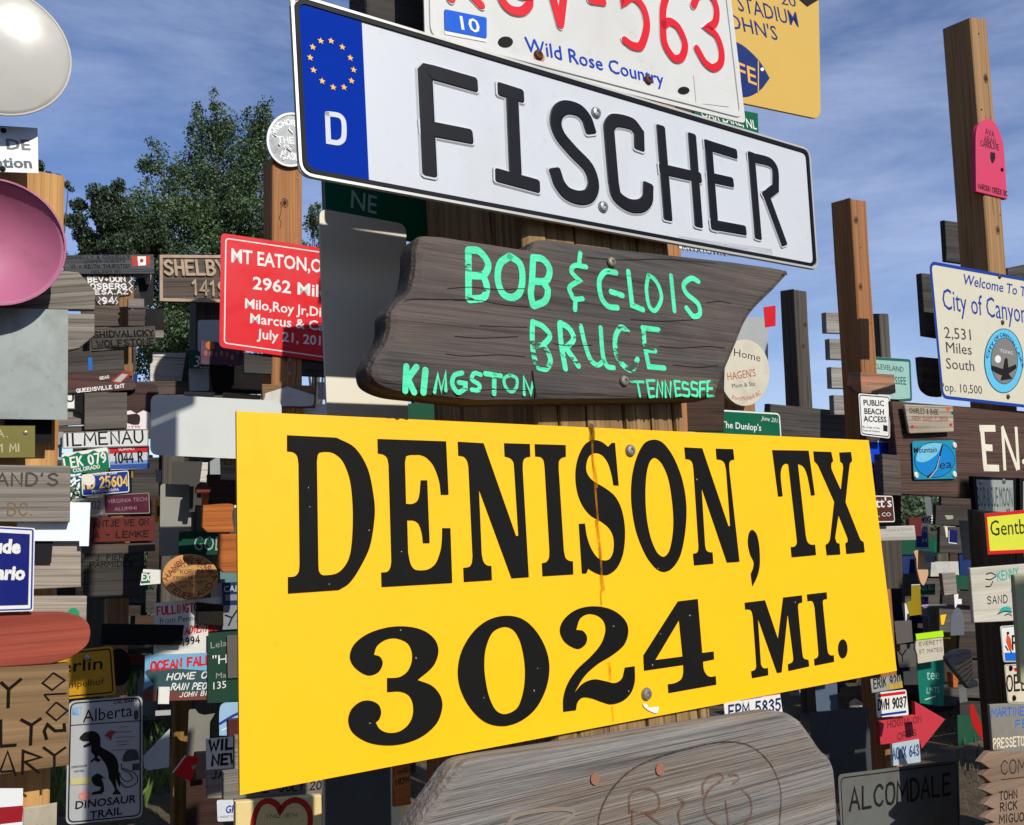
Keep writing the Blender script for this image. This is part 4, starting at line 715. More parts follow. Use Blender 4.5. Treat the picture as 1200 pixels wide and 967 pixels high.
# ================================================================ left edge, near column
PA = Pl(30, 450, 2.6)
def dish(label, cx, cy, rp, depth, mat, pl, cat, name, dome=-1, o=0):
    """round dish or dome; dome<0 is hollow towards the viewer"""
    p = pl.off(o); c = p.at(cx, cy); d = p.depth(cx, cy); Rr = rp*d/F
    M = Matrix((p.e1, p.e2, p.n)).transposed().to_4x4(); M.translation = c
    root = bpy.data.objects.new(name, None); COL.objects.link(root); root.matrix_world = M; tag(root, label, cat)
    V = []; Fc = []; nr, ns = 14, 72
    for side in (0, 1):
        for j in range(nr+1):
            t = j/nr; z = (-depth*(1-t**2.4) if dome < 0 else depth*(1-t**2.2)) - side*.004
            for i in range(ns): a = 2*math.pi*i/ns; V.append((Rr*t*math.cos(a)*1.0, Rr*t*math.sin(a), z))
    for side in (0, 1):
        b = side*(nr+1)*ns
        for j in range(nr):
            for i in range(ns): Fc.append((b+j*ns+i, b+j*ns+(i+1) % ns, b+(j+1)*ns+(i+1) % ns, b+(j+1)*ns+i))
    q = nr*ns; 
    for i in range(ns): Fc.append((q+i, q+(i+1) % ns, q+(nr+1)*ns+(i+1) % ns, q+(nr+1)*ns+i))
    me = bpy.data.meshes.new('bowl' if dome < 0 else 'disc'); me.from_pydata(V, [], Fc); me.materials.append(mat); me.polygons.foreach_set('use_smooth', [True]*len(me.polygons)); me.update()
    ob = bpy.data.objects.new(me.name, me); COL.objects.link(ob); ob.parent = root
    bm = [(Rr*math.cos(2*math.pi*i/48), Rr*math.sin(2*math.pi*i/48)) for i in range(48)]
    V, Fc = ribbon(bm, .003, -.002, .004, True); m2 = bpy.data.meshes.new('rim'); m2.from_pydata(V, [], Fc); m2.materials.append(mat); r = bpy.data.objects.new('rim', m2); COL.objects.link(r); r.parent = root
post('pale sawn post at the left edge behind the pink dish', 30, 196, 2.72, .21, wood('c79a60', 'a37442', 26, .8, 'y', bump=.5, lines=.3), top=-.004, dep=.16)
dish('glossy off white domed disc cut by the top left corner', -3, 58, 78, .02, paint('b3b0a6', .2, .12, bump=.03), PA, 'disc', 'domed_disc', 1, o=.10)
dish('pink round metal dish hanging on the left post', -6, 283, 75, .09, paint('a9627e', .5, .25, bump=.2), PA, 'dish', 'round_dish', -1, o=.12)
s = metal('scuffed aluminium plate with half a word between white disc and pink dish', PA, '-40,145 44,150 45,203 -40,200', paint('aeb0b0', .35, .15, .5), o=.02); s.text('DE', 8, 175, 36, 176, 12, paint('6a6a68', .5, .2), bold=.03); s.text('iration', -18, 196, 38, 197, 12, paint('55585a', .5, .2), bold=.035); s.screw((4, 153), r=.008, mat=INK); s.screw((3, 198), r=.008, mat=INK)
board('two weathered planks with cut corners sticking out beside the pink dish, upper plank', PA, '-20,322 68,317 92,319 112,341 111,363 -20,361', W_GREY, o=-.01, t=.03)
board('lower of the two weathered planks with cut corner beside the pink dish', PA, '-20,365 111,368 111,393 93,408 80,411 -20,412', W_GREY, o=-.012, t=.03)
metal('square galvanized sheet below the pink dish', PA, '-70,359 80,363 79,492 -70,490', GALV, o=.03)
s = metal('olive brass plate with scratched letters at the left edge', PA, '-60,499 41,499 41,536 -60,537', paint('77703a', .4, .3, .5), o=.01); s.text('WA.', -18, 512, 10, 512, 8, paint('b0aa86', .5, .2), 'S', wd=.08); s.text('41 MI', -8, 530, 23, 529, 9, paint('b0aa86', .5, .2), 'S', wd=.08); s.screw((30, 507), r=.006)
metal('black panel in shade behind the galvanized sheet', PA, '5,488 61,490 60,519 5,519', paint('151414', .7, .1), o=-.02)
s = board('grey brown board with routed letters ending in BC at the left edge', PA, '-60,544 83,546 82,612 -60,612', W_GREY, o=.03, t=.03); s.text("LAND'S", -22, 569, 68, 569, 14, paint('463c34', .8, .2), 'S', wd=.09); s.text('BC.', 8, 604, 38, 604, 14, paint('6f5c42', .8, .2), 'S', wd=.07)
s = metal('blank bright white metal sheet behind the routed letter board', PA, '20,588 106,589 104,640 93,640 93,634 20,634', paint('dfe6ea', .35, .05), o=-.0)
s = metal('dark blue sign with white double border and Ontario lettering at the left edge', PA, '-80,612 41,619 39,716 -80,720', WHT, o=.045, r=2); s.border(2.2, .9, DB, r=2); s.shape('face', '-76,620 35,626 33,709 -76,712', paint('17206a', .4, .08)); s.text('Latitude', -48, 647, 24, 648, 15, WHT, bold=.05, z=.006); s.text('Ontario', -40, 678, 29, 679, 15, WHT, bold=.05, z=.006)
board('pale weathered planks right of the dark blue sign', PA, '36,632 95,633 95,688 36,691', W_PALE, o=-.02, t=.03)
metal('dark square plate on the pale planks beside the dark blue sign', PA, '41,634 62,634 60,660 41,660', paint('1d1a1c', .6, .1), o=-.01)
s = board('pale weathered plank with green paint blob above the red plank', PA, '34,699 102,699 101,735 34,735', W_PALE, o=-.02, t=.03); s.shape('paint_blob', '80,716* 86,712* 92,716* 93,722* 87,726* 80,722*', paint('1d8a60', .6, .1))
s = board('rounded red painted plank across the left edge', PA, '-60,720 70,718* 92,722* 103,730* 106,742* 102,756* 84,770* 60,778 -60,786', W_REDP, o=.03, t=.035, frame=True)
s = board('tan plank with burnt angular letters and the year 2010 reading upwards', PA, '-60,786 81,778 81,897 -60,916', W_TAN, o=.035, t=.04, name='carved_board')
BURN = paint('120d0a', .9, .05)
zb_ = (0, 720, 7.44); zc_ = (0, 840, 6.667)
s.strokes('letter', '5,590 75,655 190,560|75,655 70,820', 14/7.44, BURN, zt=zb_, cap=0); s.strokes('letter', '465,510 370,600 455,660 565,575 465,510|385,700 580,690|385,700 430,755|490,765 405,855 490,925 590,840 490,765', 8/7.44, BURN, zt=zb_, cap=0)
s.strokes('letter', '160,20 245,65 325,10|245,65 238,225|500,50 505,105 430,110 370,60 345,110 365,180', 12/6.667, BURN, zt=zc_, cap=0); s.strokes('letter', '0,230 130,220|5,20 5,225', 12/6.667, BURN, zt=zc_, cap=0)
s.strokes('letter', '0,430 60,270 125,465|5,430 110,420', 8/6.667, BURN, zt=zc_, cap=0); s.strokes('letter', '175,455 180,265 320,315 195,350 310,440', 10/6.667, BURN, zt=zc_, cap=0); s.strokes('letter', '335,235 425,300 515,235|425,300 425,430', 9/6.667, BURN, zt=zc_, cap=0)
s = metal('white sign with dark red stripe in the bottom left corner', PA, '-60,924 27,924 26,1010 -60,1020', paint('d5d8d6', .4, .1), o=.03); s.shape('stripe', '-60,951 27,944 26,963 -60,973', paint('8c1420', .4, .1))
board('torn cream card in shade beside the striped corner sign', PA, '27,947 67,941 66,1000 26,1000', paint('a89f8a', .7, .3), o=.0, t=.006)
# ================================================================ second column, left
post('weathered pale post behind the stack of dark carved boards', 146, 335, 4.95, .10, W_POSTL, top=.01)
PB = Pl(130, 450, 4.6)
s = board('dark board with small maple leaf flag plaque topping the second stack', PB, '73,299 180,298 181,321 76,321', wood('55585a', '36383a', 40, 1.2, bump=.6, lines=.5), o=.02)
s.text('CONNELLY & CONNELLY', 77, 304, 152, 303, 4, INK, 'S', wd=.11); s.text('JASPER ALBERTA', 98, 308.5, 147, 308, 3.5, INK, 'S', wd=.11); s.text('VI + KEITH THURSTON', 83, 315, 152, 314, 4.5, INK, 'S', wd=.11); s.text('NELSON BC', 107, 320, 142, 319.5, 3, INK, 'S', wd=.11)
s.shape('flag', '154,300 176,300 176,311 155,312', paint('a8321f', .6, .2)); s.shape('flag_middle', '161,300.5 171,300.5 171,311 162,311.5', WHT); s.shape('leaf', ell(166, 305.5, 2.2, 2.4, 7), paint('a8321f', .6, .2))
s = board('dark board with thick white hand lettering and zigzags', PB, '88,321 157,321 153,346 140,348 139,357 114,357 110,346 90,344', W_GRAIN2, o=.0, frame=True); s.text('BEV+DON', 103, 330.5, 147, 330, 6, WHT, 'S', wd=.13, jit=.2); s.text('FOSBERG', 99, 338.5, 148, 338.5, 6, WHT, 'S', wd=.13, jit=.2); s.text('MESA.AZ', 103, 345, 150, 344.5, 5, WHT, 'S', wd=.13, jit=.2); s.text('94', 120, 356, 134, 355, 7, WHT, 'S', wd=.13)
s.strokes('zigzag', '152,323 155,327 151,331 155,335 151,339 155,343', .5, WHT, cap=0); s.strokes('zigzag', '116,348 118,351 115,354 118,357|137,348 135,351 138,354 136,357', .4, WHT, cap=0)
board('dark board with notched right edge under the white lettering', PB, '95,359 139,358 141,365 138,368 141,371 138,375 140,382 96,383', W_GRAIN2, o=.01, frame=True)
board('short grey board end right of the pale post, upper one', PB, '150,350 169,350 169,361 150,361', W_GREY, o=-.06); board('short grey board end right of the pale post, lower one', PB, '150,363 170,363 170,382 150,382', W_GRAIN2, o=-.06)
metal('black metal square in shade right of the pale post', PB, '160,322 180,322 180,358 166,358', paint('1a1c20', .6, .1), o=-.08); metal('dark blackened square left of the tree gap', PB, '171,362 192,362 192,388 171,388', paint('1c1b1c', .7, .1), o=-.1); board('small grey board end sticking out toward the tree gap', PB, '180,387 192,387 192,396 180,396', W_GREY, o=-.05)
board('pale strip of wood under the flag plaque board', PB, '157,321 178,322 176,333 172,333 170,325 158,325', W_PALE, o=-.04, frame=True)
s = board('dark brown board with two rows of deep carved letters', PB, '107,385 182,382 182,404 108,409', wood('5c564e', '37322d', 40, 1.2, bump=.7, lines=.6), o=.02); s.text('SHIDVALICKY', 110, 396, 180, 393.5, 7, CARVE, 'S', wd=.13); s.text('WOLFSTONE', 114, 407, 181, 403.5, 7, CARVE, 'S', wd=.13)
s = board('dark board with a bright blue upright bar painted on it', PB, '79,413 145,409 146,436 79,438', W_DARK, o=.0); s.shape('blue_bar', '103,419 108,419 108,434 104,434', paint('1b62b4', .5, .1))
s = board('dark reddish board with worn white script and a flag chevron', PB, '79,438 146,433 161,453 156,457 79,461', wood('5a3a33', '3d2622', 30, 1, bump=.6, lines=.5, wear='4d4840'), o=.015, frame=True); s.text('QUEENSVILLE ONT', 90, 460, 146, 454, 4, WHT, 'S', wd=.12, jit=.2); s.shape('chevron', '130,446 146,434 157,436 138,452', paint('8a2a22', .6, .3)); s.shape('chevron_middle', '133,447 143,438 150,439 141,448', paint('a8a298', .6, .3)); s.text('SEAS', 117, 445, 128, 443, 3, WHT, 'S', wd=.12)
board('square of plain grey brown plywood in the second stack', PB, '99,461 149,460 149,502 99,504', wood('6a635b', '575048', 10, .8, bump=.3, lines=.2), o=.03, t=.015)
board('dark walnut coloured board right of the grey brown plywood', PB, '140,449 180,450* 186,460* 184,475* 174,490 140,500', wood('4a3530', '2d1f1c', 24, 1.4, bump=.6, lines=.5), o=-.02, frame=True)
s = board('black board end and white metal letter scrap beside the galvanized sheet', PB, '76,461 88,461 88,479 76,479', WHT, o=.0, t=.01); s.text('U', 77, 471, 87, 471, 9, INK, bold=.03)
metal('black plate left of the grey brown plywood', PB, '88,460 99,460 98,485 88,482', BLK, o=.01)
board('grey plank behind the galvanized sheet in the second stack', PB, '60,481 102,479 102,497 60,500', W_GREY, o=-.02)
board('thin dark plank just above the long white town plate', PB, '60,500 172,497 172,503 60,507', W_GRAIN2, o=-.01)
s = metal('white notched card with red print and the year 1998', PB, '148,482 153,481 160,485 168,481 176,484 175,503 148,503', paint('d8cfd0', .5, .15), o=.0, frame=True); s.shape('dark_patch', '149,486 160,485* 164,488* 163,497* 156,498 149,496', paint('241512', .7, .1)); s.text('1998', 151, 502, 164, 501.5, 3, paint('a83a3c', .5, .1))
s = metal('grey number plate fragment left of the long white town plate', PB, '50,507 74,506 74,521 50,521', paint('8a8c90', .5, .3), o=.0); s.text('E', 61, 517, 66, 517, 7, WHT)
metal('pale plate with teal print below the grey number plate fragment', PB, '41,521 73,520 72,539 42,538', paint('8aa6a4', .5, .4, dirtcol='0f5a58'), o=-.02)
s = metal('long white town plate with black capital letters', PB, '73,507 174,503 174,523 73,526', paint('c9c9c6', .35, .06), o=.03, name='town_plate', r=1.5); s.border(.6, .35, INK, r=1); s.text('ILMENAU', 77, 522.5, 168, 518.5, 14, INK, 'S', wd=.075, z=.006)
s = metal('tilted green and white mountain number plate', PB, '72,532 126,524 129,549 74,558', WHT, o=.045, name='number_plate', cat='number plate', r=3); GP = paint('0c6b46', .4, .06)
zl = (60, 500, 9.231); s.shape('mountains', '115,335 150,315 180,325 240,300 290,275 330,300 400,290 460,255 510,280 590,265 612,290 628,450* 600,470 240,515 130,510', GP, zt=zl); s.text('LEK 079', 76, 549, 125, 541, 11, WHT, 'S', wd=.09, z=.006); s.text('COLORADO', 86, 553.5, 117, 548.5, 4, WHT, 'S', wd=.1, z=.006)
s = metal('number plate fading from red top to blue bottom with black digits', PB, '127,524 175,522 175,549 129,551', paint('b9bcc4', .4, .1), o=.02, name='number_plate', cat='number plate', r=2)
s.shape('band', '128,525 174,522.5 174,530 128,532', paint('b01c20', .4, .06)); s.shape('band', '129,545 175,543 175,549 129,550', paint('23468c', .4, .06)); s.shape('band', '129,541 175,539 175,543 129,545', paint('6c86b4', .4, .06)); s.text('IDAHO', 139, 528, 157, 527, 3, WHT, 'S', wd=.1, z=.008); s.text('1044 R', 134, 543, 167, 541, 12, INK, 'S', wd=.08, z=.008)
s = metal('deep blue number plate with yellow digits and a round white badge', PB, '95,556 151,551 152,577 96,582', paint('15307c', .4, .08), o=.035, name='number_plate', cat='number plate', r=2.5); s.border(.8, .5, WHT, r=2.5); s.text('HD 25604', 98, 573, 150, 569, 12, paint('d8b254', .4, .1), 'S', wd=.085); s.text('HOUSE CAR', 110, 557.5, 137, 555.5, 3, WHT, 'S', wd=.09); s.text('PENNSYLVANIA', 108, 578, 139, 575, 3, WHT, 'S', wd=.09); s.shape('badge', ell(103.5, 562, 8, 7, 24), paint('d5d2c4', .5, .3))
s = metal('faded number plate with pinkish digits behind the blank white sheet', PB, '84,585 121,583 121,603 84,604', paint('a8a09a', .5, .3), o=.02, name='number_plate', cat='number plate', r=2); s.text('10 202', 88, 597, 118, 596, 9, paint('8a5048', .6, .2), 'S', wd=.08)
s = metal('maroon college alumni plate with dim grey letters', PB, '121,580 175,577 176,602 122,603', paint('4a1228', .4, .2), o=.025, name='number_plate', cat='number plate', r=1.5); s.border(.7, .4, GREYT, r=1.5); s.text('VIRGINIA TECH', 126, 590, 172, 587, 4.5, paint('8c7078', .5, .2)); s.text('ALUMNI', 134, 599, 160, 597, 4, paint('8c7078', .5, .2))
s = board('dark red board with burnt black hand lettering', PB, '105,607 181,605 181,634 106,636', paint('5a1810', .6, .2), o=.015, t=.02); s.text('ANTJE WE ON', 110, 618, 174, 615, 7, CARVE, 'S', wd=.1, jit=.2); s.text('A - LEMKE', 110, 631, 174, 629, 7, CARVE, 'S', wd=.11, jit=.2)
board('dark plank crossing below the dark red board', PB, '96,637 182,636 182,646 96,650', W_GRAIN2, o=.0)
s = board('large dark board with faint scratched letters in deep shade', PB, '96,648 165,646 164,700 96,703', W_DARK, o=.0, t=.02); s.text('J. PIERO', 112, 657, 150, 655, 6, CARVE, 'S', wd=.1); s.text('PARMIDES', 105, 665, 156, 663, 6, CARVE, 'S', wd=.1)
board('split pale bark covered stake beside the weathered planks', Pl(97, 680, 3.6), '92,647* 99,650* 97,662* 98,675* 97,690* 99,705* 90,705 90,648', wood('9a8a68', '5a4a34', 20, 3, bump=1), t=.04, frame=True, name='stake', cat='stake')
# ================================================================ shelby column
s = board('dark wooden sign with raised pale letters and peeling cream frame', Pl(225, 325, 5.0), '187,299 330,300 330,356 187,353', W_GRAIN2, name='framed_sign', t=.03); s.border(1.6, 2.0, paint('a8917c', .7, .5, dirtcol='6a3024'), h=.006, name='frame')
RL = paint('a8937a', .7, .4); s.text('SHELBY', 193, 322, 264, 322, 16, RL, 'S', wd=.12, h=.01); s.text('1419', 225, 345, 264, 347, 16, RL, 'S', wd=.1, h=.01)
post('dark post behind the peeling framed sign', 246, 340, 5.2, .15, W_DPOST)
board('white painted knotty board with curved grain lines', Pl(200, 430, 5.2), '179,413 218,414 213,446 184,446 183,452 176,452 176,428 179,424', W_WHITE, t=.02, frame=True)
board('dim board end right of the white knotty board', Pl(215, 430, 5.3), '214,414 222,414 222,446 212,446', W_DARK)
s = metal('narrow dark green sign with a curled white numeral', Pl(233, 440, 5.0), '221,410 247,411 247,432 223,432', paint('1f4a3e', .5, .1)); s.text('3', 227, 430, 233, 430, 13, WHT, bold=-.005, slant=.2); s.text('ampbell', 234, 431, 245, 431.5, 2, WHT)
metal('grey sign back with pale lower rim below the narrow green sign', Pl(233, 445, 5.05), '221,432 245,432 245,458 222,458', BACK, r=2)
metal('pale grey rounded sign back beside the red sign', Pl(245, 400, 4.9), '232,375 290,375 290,412 232,412', BACK, r=3)
s = board('dark painted picture board with orange and purple daubs under the red sign', Pl(260, 415, 4.75), '235,399 288,404 287,428 235,428', paint('4a3340', .6, .9, dirtcol='1c1418'), t=.015); s.shape('daub', '241,403* 247,400* 251,404* 250,409* 243,409*', paint('b5642c', .6, .4))
for i in range(7): s.shape('daub', ell(241+i*6.2, 416+rnd.uniform(-3, 3), 2.2, 3.4, 8), paint(['8c5040', 'a86a50', '6c4a64', '94603c'][i % 4], .6, .4))
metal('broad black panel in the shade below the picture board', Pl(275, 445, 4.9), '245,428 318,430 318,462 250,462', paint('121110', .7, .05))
board('dark brown plank under the white knotty board', Pl(200, 455, 5.0), '160,447 222,446 222,462 160,463', wood('5d4e44', '40352e', 24, 1, bump=.6))
board('thin pale plank just above the wide grey sign back', Pl(235, 460, 4.4), '217,459 252,460 251,465 217,464', W_PALE); board('splintered pale plank end above the wide grey sign back', Pl(283, 464, 4.4), '263,460 306,463 306,468 261,466', wood('b5a274', '7c6a44', 20, 2, bump=.8))
# red sign post
PD = Pl(336, 350, 4.3)
post('brown post carrying the red sign and the round silver medallion', 337, 190, 4.36, .145, W_POST, detail=2)
s = metal('round silver medallion with embossed lettering on top of the brown post', PD, ell(341, 164, 29, 32, 48), paint('77797a', .4, .5, .5, bump=.6), o=.02, t=.012, cat='medallion', name='round_medallion')
V, Fc = ribbon(inset(s.rp, .006), .006, 0, .004, True); s.part('rim', V, Fc, ALU); s.text('ANCHORAGE', 320, 160, 362, 160, 6, ALU, 'S', wd=.1, arc=14); s.text('THE', 326, 167, 345, 168, 7, ALU, 'S', wd=.1); s.text('ALASKA', 329, 184, 352, 189, 8, ALU, 'S', wd=.1)
for i in range(16): a = rnd.uniform(0, 6.28); q = rnd.uniform(6, 22); x, y = 341+q*math.cos(a), 164+q*math.sin(a); s.strokes('relief', '%f,%f %f,%f* %f,%f' % (x, y, x+rnd.uniform(-3, 3), y+2, x+rnd.uniform(-4, 4), y+rnd.uniform(3, 7)), .7, ALU, h=.002)
s = metal('bright red rounded sign with white place name and mileage', PD, '259,273 440,300 440,432 257,407', paint('cf1a22', .35, .05, bump=.04), r=6, o=.015, name='red_sign'); s.border(5.5, .65, WHT, r=4)
s.text('MT EATON,OH', 271, 307, 389, 321, 15.5, WHT, bold=.02); s.text('2962 Miles', 296, 338.5, 392, 350, 14, WHT, bold=.02); s.text('Milo,Roy Jr,Diana,', 287, 361, 400, 374, 11, WHT, bold=.015); s.text('Marcus & Cathy', 293, 378.5, 400, 390, 11, WHT, bold=.015); s.text('July 21, 2010', 301, 396.5, 386, 406, 11, WHT, bold=.015)
s = board('dark grey board with dim carved words under the red sign', PD, '286,414 440,418 440,445 286,437', W_DARK, o=.0, t=.02); s.text('GA. GREEN', 343, 436, 378, 440, 5, CARVE, 'S', wd=.08); s.screw((339, 421), (338.5, 438), r=.01)
s = board('tan board with a peeling white house shaped patch', PD, '307,450 370,452 370,478 308,476', wood('8d6a48', '5f4630', 24, 1, bump=.6), o=.01); s.shape('white_patch', '311,461 337,453 368,463 366,475* 340,476* 311,475*', paint('c3c1b8', .6, .2))
board('pale block under the tan board beside the yellow sign top', PD, '355,473 400,474 400,500 355,500', WHT, o=-.05); metal('small grey plate behind the large plain grey sign back', PD, '372,448 400,448 400,470 373,468', BACK, o=-.03)
# grey sign backs
metal('wide plain grey sign back with rounded corners left of the yellow sign', Pl(228, 498, 3.7), '177,462 330,470 330,540 176,533', paint('c2c6c0', .5, .06, 0, bump=.03), r=9)
metal('lower dull grey sign back partly hidden left of the yellow sign', Pl(210, 595, 4.3), '188,567 224,568 224,650 187,652', paint('8b8980', .5, .1, .1), r=4)
metal('dark sheet metal sign back above the lower dull grey one', Pl(215, 560, 4.25), '202,541 238,541 236,592 229,592 228,600 222,600 222,568 202,567', paint('3c3a36', .6, .2), frame=True)
board('white splintered board edge hanging left of the orange boards', Pl(239, 555, 4.15), '237,542 244,542 243,566 234,565', W_WHITE, t=.02)
metal('pale bent sheet corner behind the carved stub left of the yellow sign', Pl(253, 545, 4.2), '246,541 254,536 262,538 262,556 246,556', GALV, frame=True)
s = board('short grey board stub with red painted letters at the yellow sign edge', Pl(268, 545, 3.9), '259,529 300,530 300,564 260,562', W_GREY); s.text('END', 263, 544, 285, 545, 10, paint('8c4038', .6, .3), 'S', wd=.08)
board('upper orange varnished board left of the yellow sign', Pl(262, 605, 3.9), '239,591 274,591* 272,604* 276,625 243,625 237,618 238,571 231,571 246,571', W_ORG, frame=True, t=.03) if False else board('upper orange varnished board left of the yellow sign', Pl(262, 605, 3.9), '238,592 273,591* 272,604* 275,624 243,624 237,618', W_ORG, frame=True, t=.03)
board('short orange upright above the upper orange board', Pl(241, 582, 3.95), '238,573 246,572 244,592 238,592', W_ORG, t=.03); board('dark red brown plank end over the orange upright', Pl(238, 575, 3.85), '230,571 248,571 246,577 230,578', wood('6a2f20', '4a2016', 20, 1))
board('lower orange varnished board left of the yellow sign', Pl(268, 650, 3.85), '258,626 300,626 300,671 262,671 256,665', W_ORG, frame=True, t=.03)
board('dark shaded board between the orange boards and the yellow sign', Pl(270, 580, 4.05), '244,556 300,556 300,592 244,592', wood('3c2a20', '241912', 20, 1), t=.03)
s = metal('dark green street sign with faded white letters left of the yellow sign', Pl(240, 632, 4.1), '210,623 262,622 262,650 209,650', paint('0c3d2c', .45, .1), r=2); s.text('GOD', 227, 645, 262, 645, 16, paint('8fa098', .5, .2), bold=.0)
s = metal('small orange yellow sign sliver left of the lower grey sign back', Pl(185, 600, 4.9), '182,585 190,585 190,612 182,612', paint('c98a14', .4, .1)); s.text('I', 184, 605, 188, 605, 12, INK)
metal('tiny pale tags above the orange yellow sliver', Pl(186, 560, 5.0), '182,550 189,551 189,566 183,565', GALV)
s = metal('white sign with green block and letters EX', Pl(178, 675, 4.9), '168,667 189,668 188,684 164,686', WHT); s.shape('block', '166,671 176,671 176,683 165,684', GP); s.text('EX', 166, 680, 175, 680, 7, WHT, 'S', wd=.12, z=.008)
# hamburg etc
PG = Pl(220, 700, 4.0)
s = board('oval tan wooden plaque with burnt ring lettering', PG, ell(223, 676, 33, 26.5, 44), paint('bd8a52', .6, .15), o=.03, t=.02, cat='plaque', name='oval_plaque')
BR2 = paint('6a2a18', .7, .2); s.text('HAMBURG-ALASKA', 196, 681, 250, 681, 6, BR2, 'S', wd=.1, arc=23); s.text('DETLEF-ELKE', 204, 672, 245, 672, 4, INK, 'S', wd=.07, arc=9); s.text('KORNER', 211, 672.5, 239, 672, 4.5, INK, 'S', wd=.07, z=.004); s.text('FROM GERMANY', 203, 679, 245, 677.5, 3.2, INK, 'S', wd=.08); s.text('VISITING AMERICA', 206, 684, 243, 682.5, 2.6, INK, 'S', wd=.08); s.text('MAI 76/77', 211, 689, 237, 686.5, 3.4, INK, 'S', wd=.08); s.text('FEUERLAND', 196, 687, 250, 686, 6.2, BR2, 'S', wd=.1, arc=-15)
s = metal('white hand painted travel board with red and black words and 1994', PG, '181,707 262,699 262,720 244,722 244,765 180,768', paint('d0cdc2', .5, .2), o=.0, frame=True, name='painted_sign'); s.text('FULLINGTON', 184, 721, 238, 715, 9, RED, 'S', wd=.1, jit=.1); s.text('from Pennsylv', 187, 731, 241, 726, 6.5, INK, bold=.0); s.text('ADVENTURE', 217, 743, 256, 738, 8, RED, 'S', wd=.1, slant=.2); s.text('1994', 213, 757, 234, 753, 8, INK, 'S', wd=.1)
board('black board end hiding part of the travel board, upper right', PG, '231,706 262,709 262,734 231,731', paint('1b1916', .8, .3), o=.03, t=.02); board('black board crossing the travel board on the left', PG, '120,731 216,733 213,756 118,756', paint('141414', .7, .1), o=.035, t=.02)
s = metal('dark blue sign with letters CAL beside the yellow sign', PG, '260,683 300,681 300,708 261,709', paint('1a3058', .4, .15), o=.02, r=2); s.text('CAL', 262, 694, 280, 693, 7, paint('a8b0b8', .5, .2), bold=.01); s.shape('face_panel', '264,697 290,696 290,703 264,704', paint('77808c', .5, .2))
s = metal('grey plate with dark bird like marks beside the yellow sign', PG, '260,710 300,708 300,736 261,738', paint('7c8084', .5, .2), o=.02); s.strokes('mark', '264,721 272,724 280,712|272,724 268,733|278,728 284,733', 1, INK)
metal('pale teal plate under the lower orange board', PG, '258,668 300,669 300,684 258,683', paint('5a7a78', .5, .3), o=-.03); metal('white plate corner right of the oval plaque', PG, '246,686 264,682 264,702 248,703', paint('b9b3aa', .5, .2), o=-.03)
s = metal('sky blue painted town sign with red and white lettering', PG, '170,768 244,765 244,820 169,822', paint('6fa0c0', .5, .1), o=.01, name='painted_sign'); s.shape('hills', '170,787* 190,783* 244,786 244,820 169,822 169,808 180,802', paint('2e4a4c', .5, .15)); s.shape('ground', '169,808* 190,810 244,812 244,820 169,822', paint('6a3a30', .5, .2))
s.text('OCEAN FALLS', 177, 786, 254, 777, 9.5, RED, 'S', wd=.12); s.text('HOME OF', 195, 797, 250, 794, 7, WHT, 'S', wd=.1, slant=.2); s.text('RAIN PEOPLE', 200, 808.5, 258, 807, 7, WHT, 'S', wd=.1, slant=.2); s.text('JOHN BIRK', 210, 817, 252, 814, 5, WHT, 'S', wd=.09, slant=.2)
metal('small blank white tag at the lower edge of the sky blue town sign', PG, '186,805 199,805 198,825 185,825', WHT, o=.03)
s = metal('dark green board with pale serif words beside the yellow sign', PG, '244,742 300,738 300,822 243,824', paint('1f3d2e', .5, .1), o=.02); s.text('Leland', 247, 760, 278, 755, 7, GREYT); s.text('"H', 249, 779, 266, 777, 10, WHT); s.text('Ma', 253, 795, 265, 794, 6, GREYT); s.text('135', 250, 808, 265, 806, 8, WHT)
metal('rusty grey plate overlapping the dark green board', PG, '266,745 300,742 300,793 267,795', paint('55534e', .6, .4), o=.03)
s = metal('pale blue winter scene plate with curved corner beside the yellow sign', PG, '258,828* 270,821 300,817 300,862 257,862', paint('8fb0c8', .4, .15), o=.02, frame=True); s.strokes('stripe', '258,848 275,838* 300,828', 1.6, DB); s.strokes('stripe', '260,856 280,846* 300,842', .7, WHT)
board('dark red board sliver beside the yellow sign lower edge', PG, '267,843 300,840 300,880 268,880', W_MAR, o=.035, t=.02)
post('yellowish post behind the sky blue town sign', 213, 815, 4.15, .062, wood('8f6c34', '694c22', 20, .8, 'y'))
metal('dull grey metal sheet with notched top right of the yellowish post', PG, '221,840* 222,832* 229,831 233,836* 240,838 252,836 246,846 245,890 219,892', paint('77746a', .5, .2), o=-.02, frame=True)
metal('white triangular sheet metal piece right of the dinosaur sign', PG, '168,886 199,854 198,899 174,903 169,900', paint('b4b8b8', .45, .1), o=-.0, frame=True)
metal('small dull metal strip above the white triangular piece', PG, '182,833 200,832 200,838 182,839', BACK)
s = metal('tilted red metal flag with white edge lying against the yellowish post', Pl(218, 900, 3.7), '217,886 233,886 229,904 223,916 203,905', paint('c01418', .35, .1), name='red_flag_sign'); s.strokes('border', '203,905 217,886', .8, WHT); s.shape('emblem', '224,898 230,896 229,900 226,902', GREYT)
board('black square board behind the tilted red metal flag', PG, '229,882 243,881 243,912 229,914', paint('171415', .7, .1), o=-.0, t=.02)
board('dark reddish brown big board at the bottom left of the yellow sign', Pl(235, 940, 4.0), '218,915 262,913 262,1000 218,1000', wood('3d241a', '28160f', 14, .8), t=.03)
s = metal('white sheet with bold black words half hidden by the yellow sign', Pl(265, 885, 3.4), '241,866 300,861 300,898 242,902', paint('d0cdc2', .5, .1)); s.text('WILLI', 245, 880, 290, 875, 11, INK, 'S', wd=.14); s.text('NEWTO', 248, 897, 300, 892, 11, INK, 'S', wd=.14)
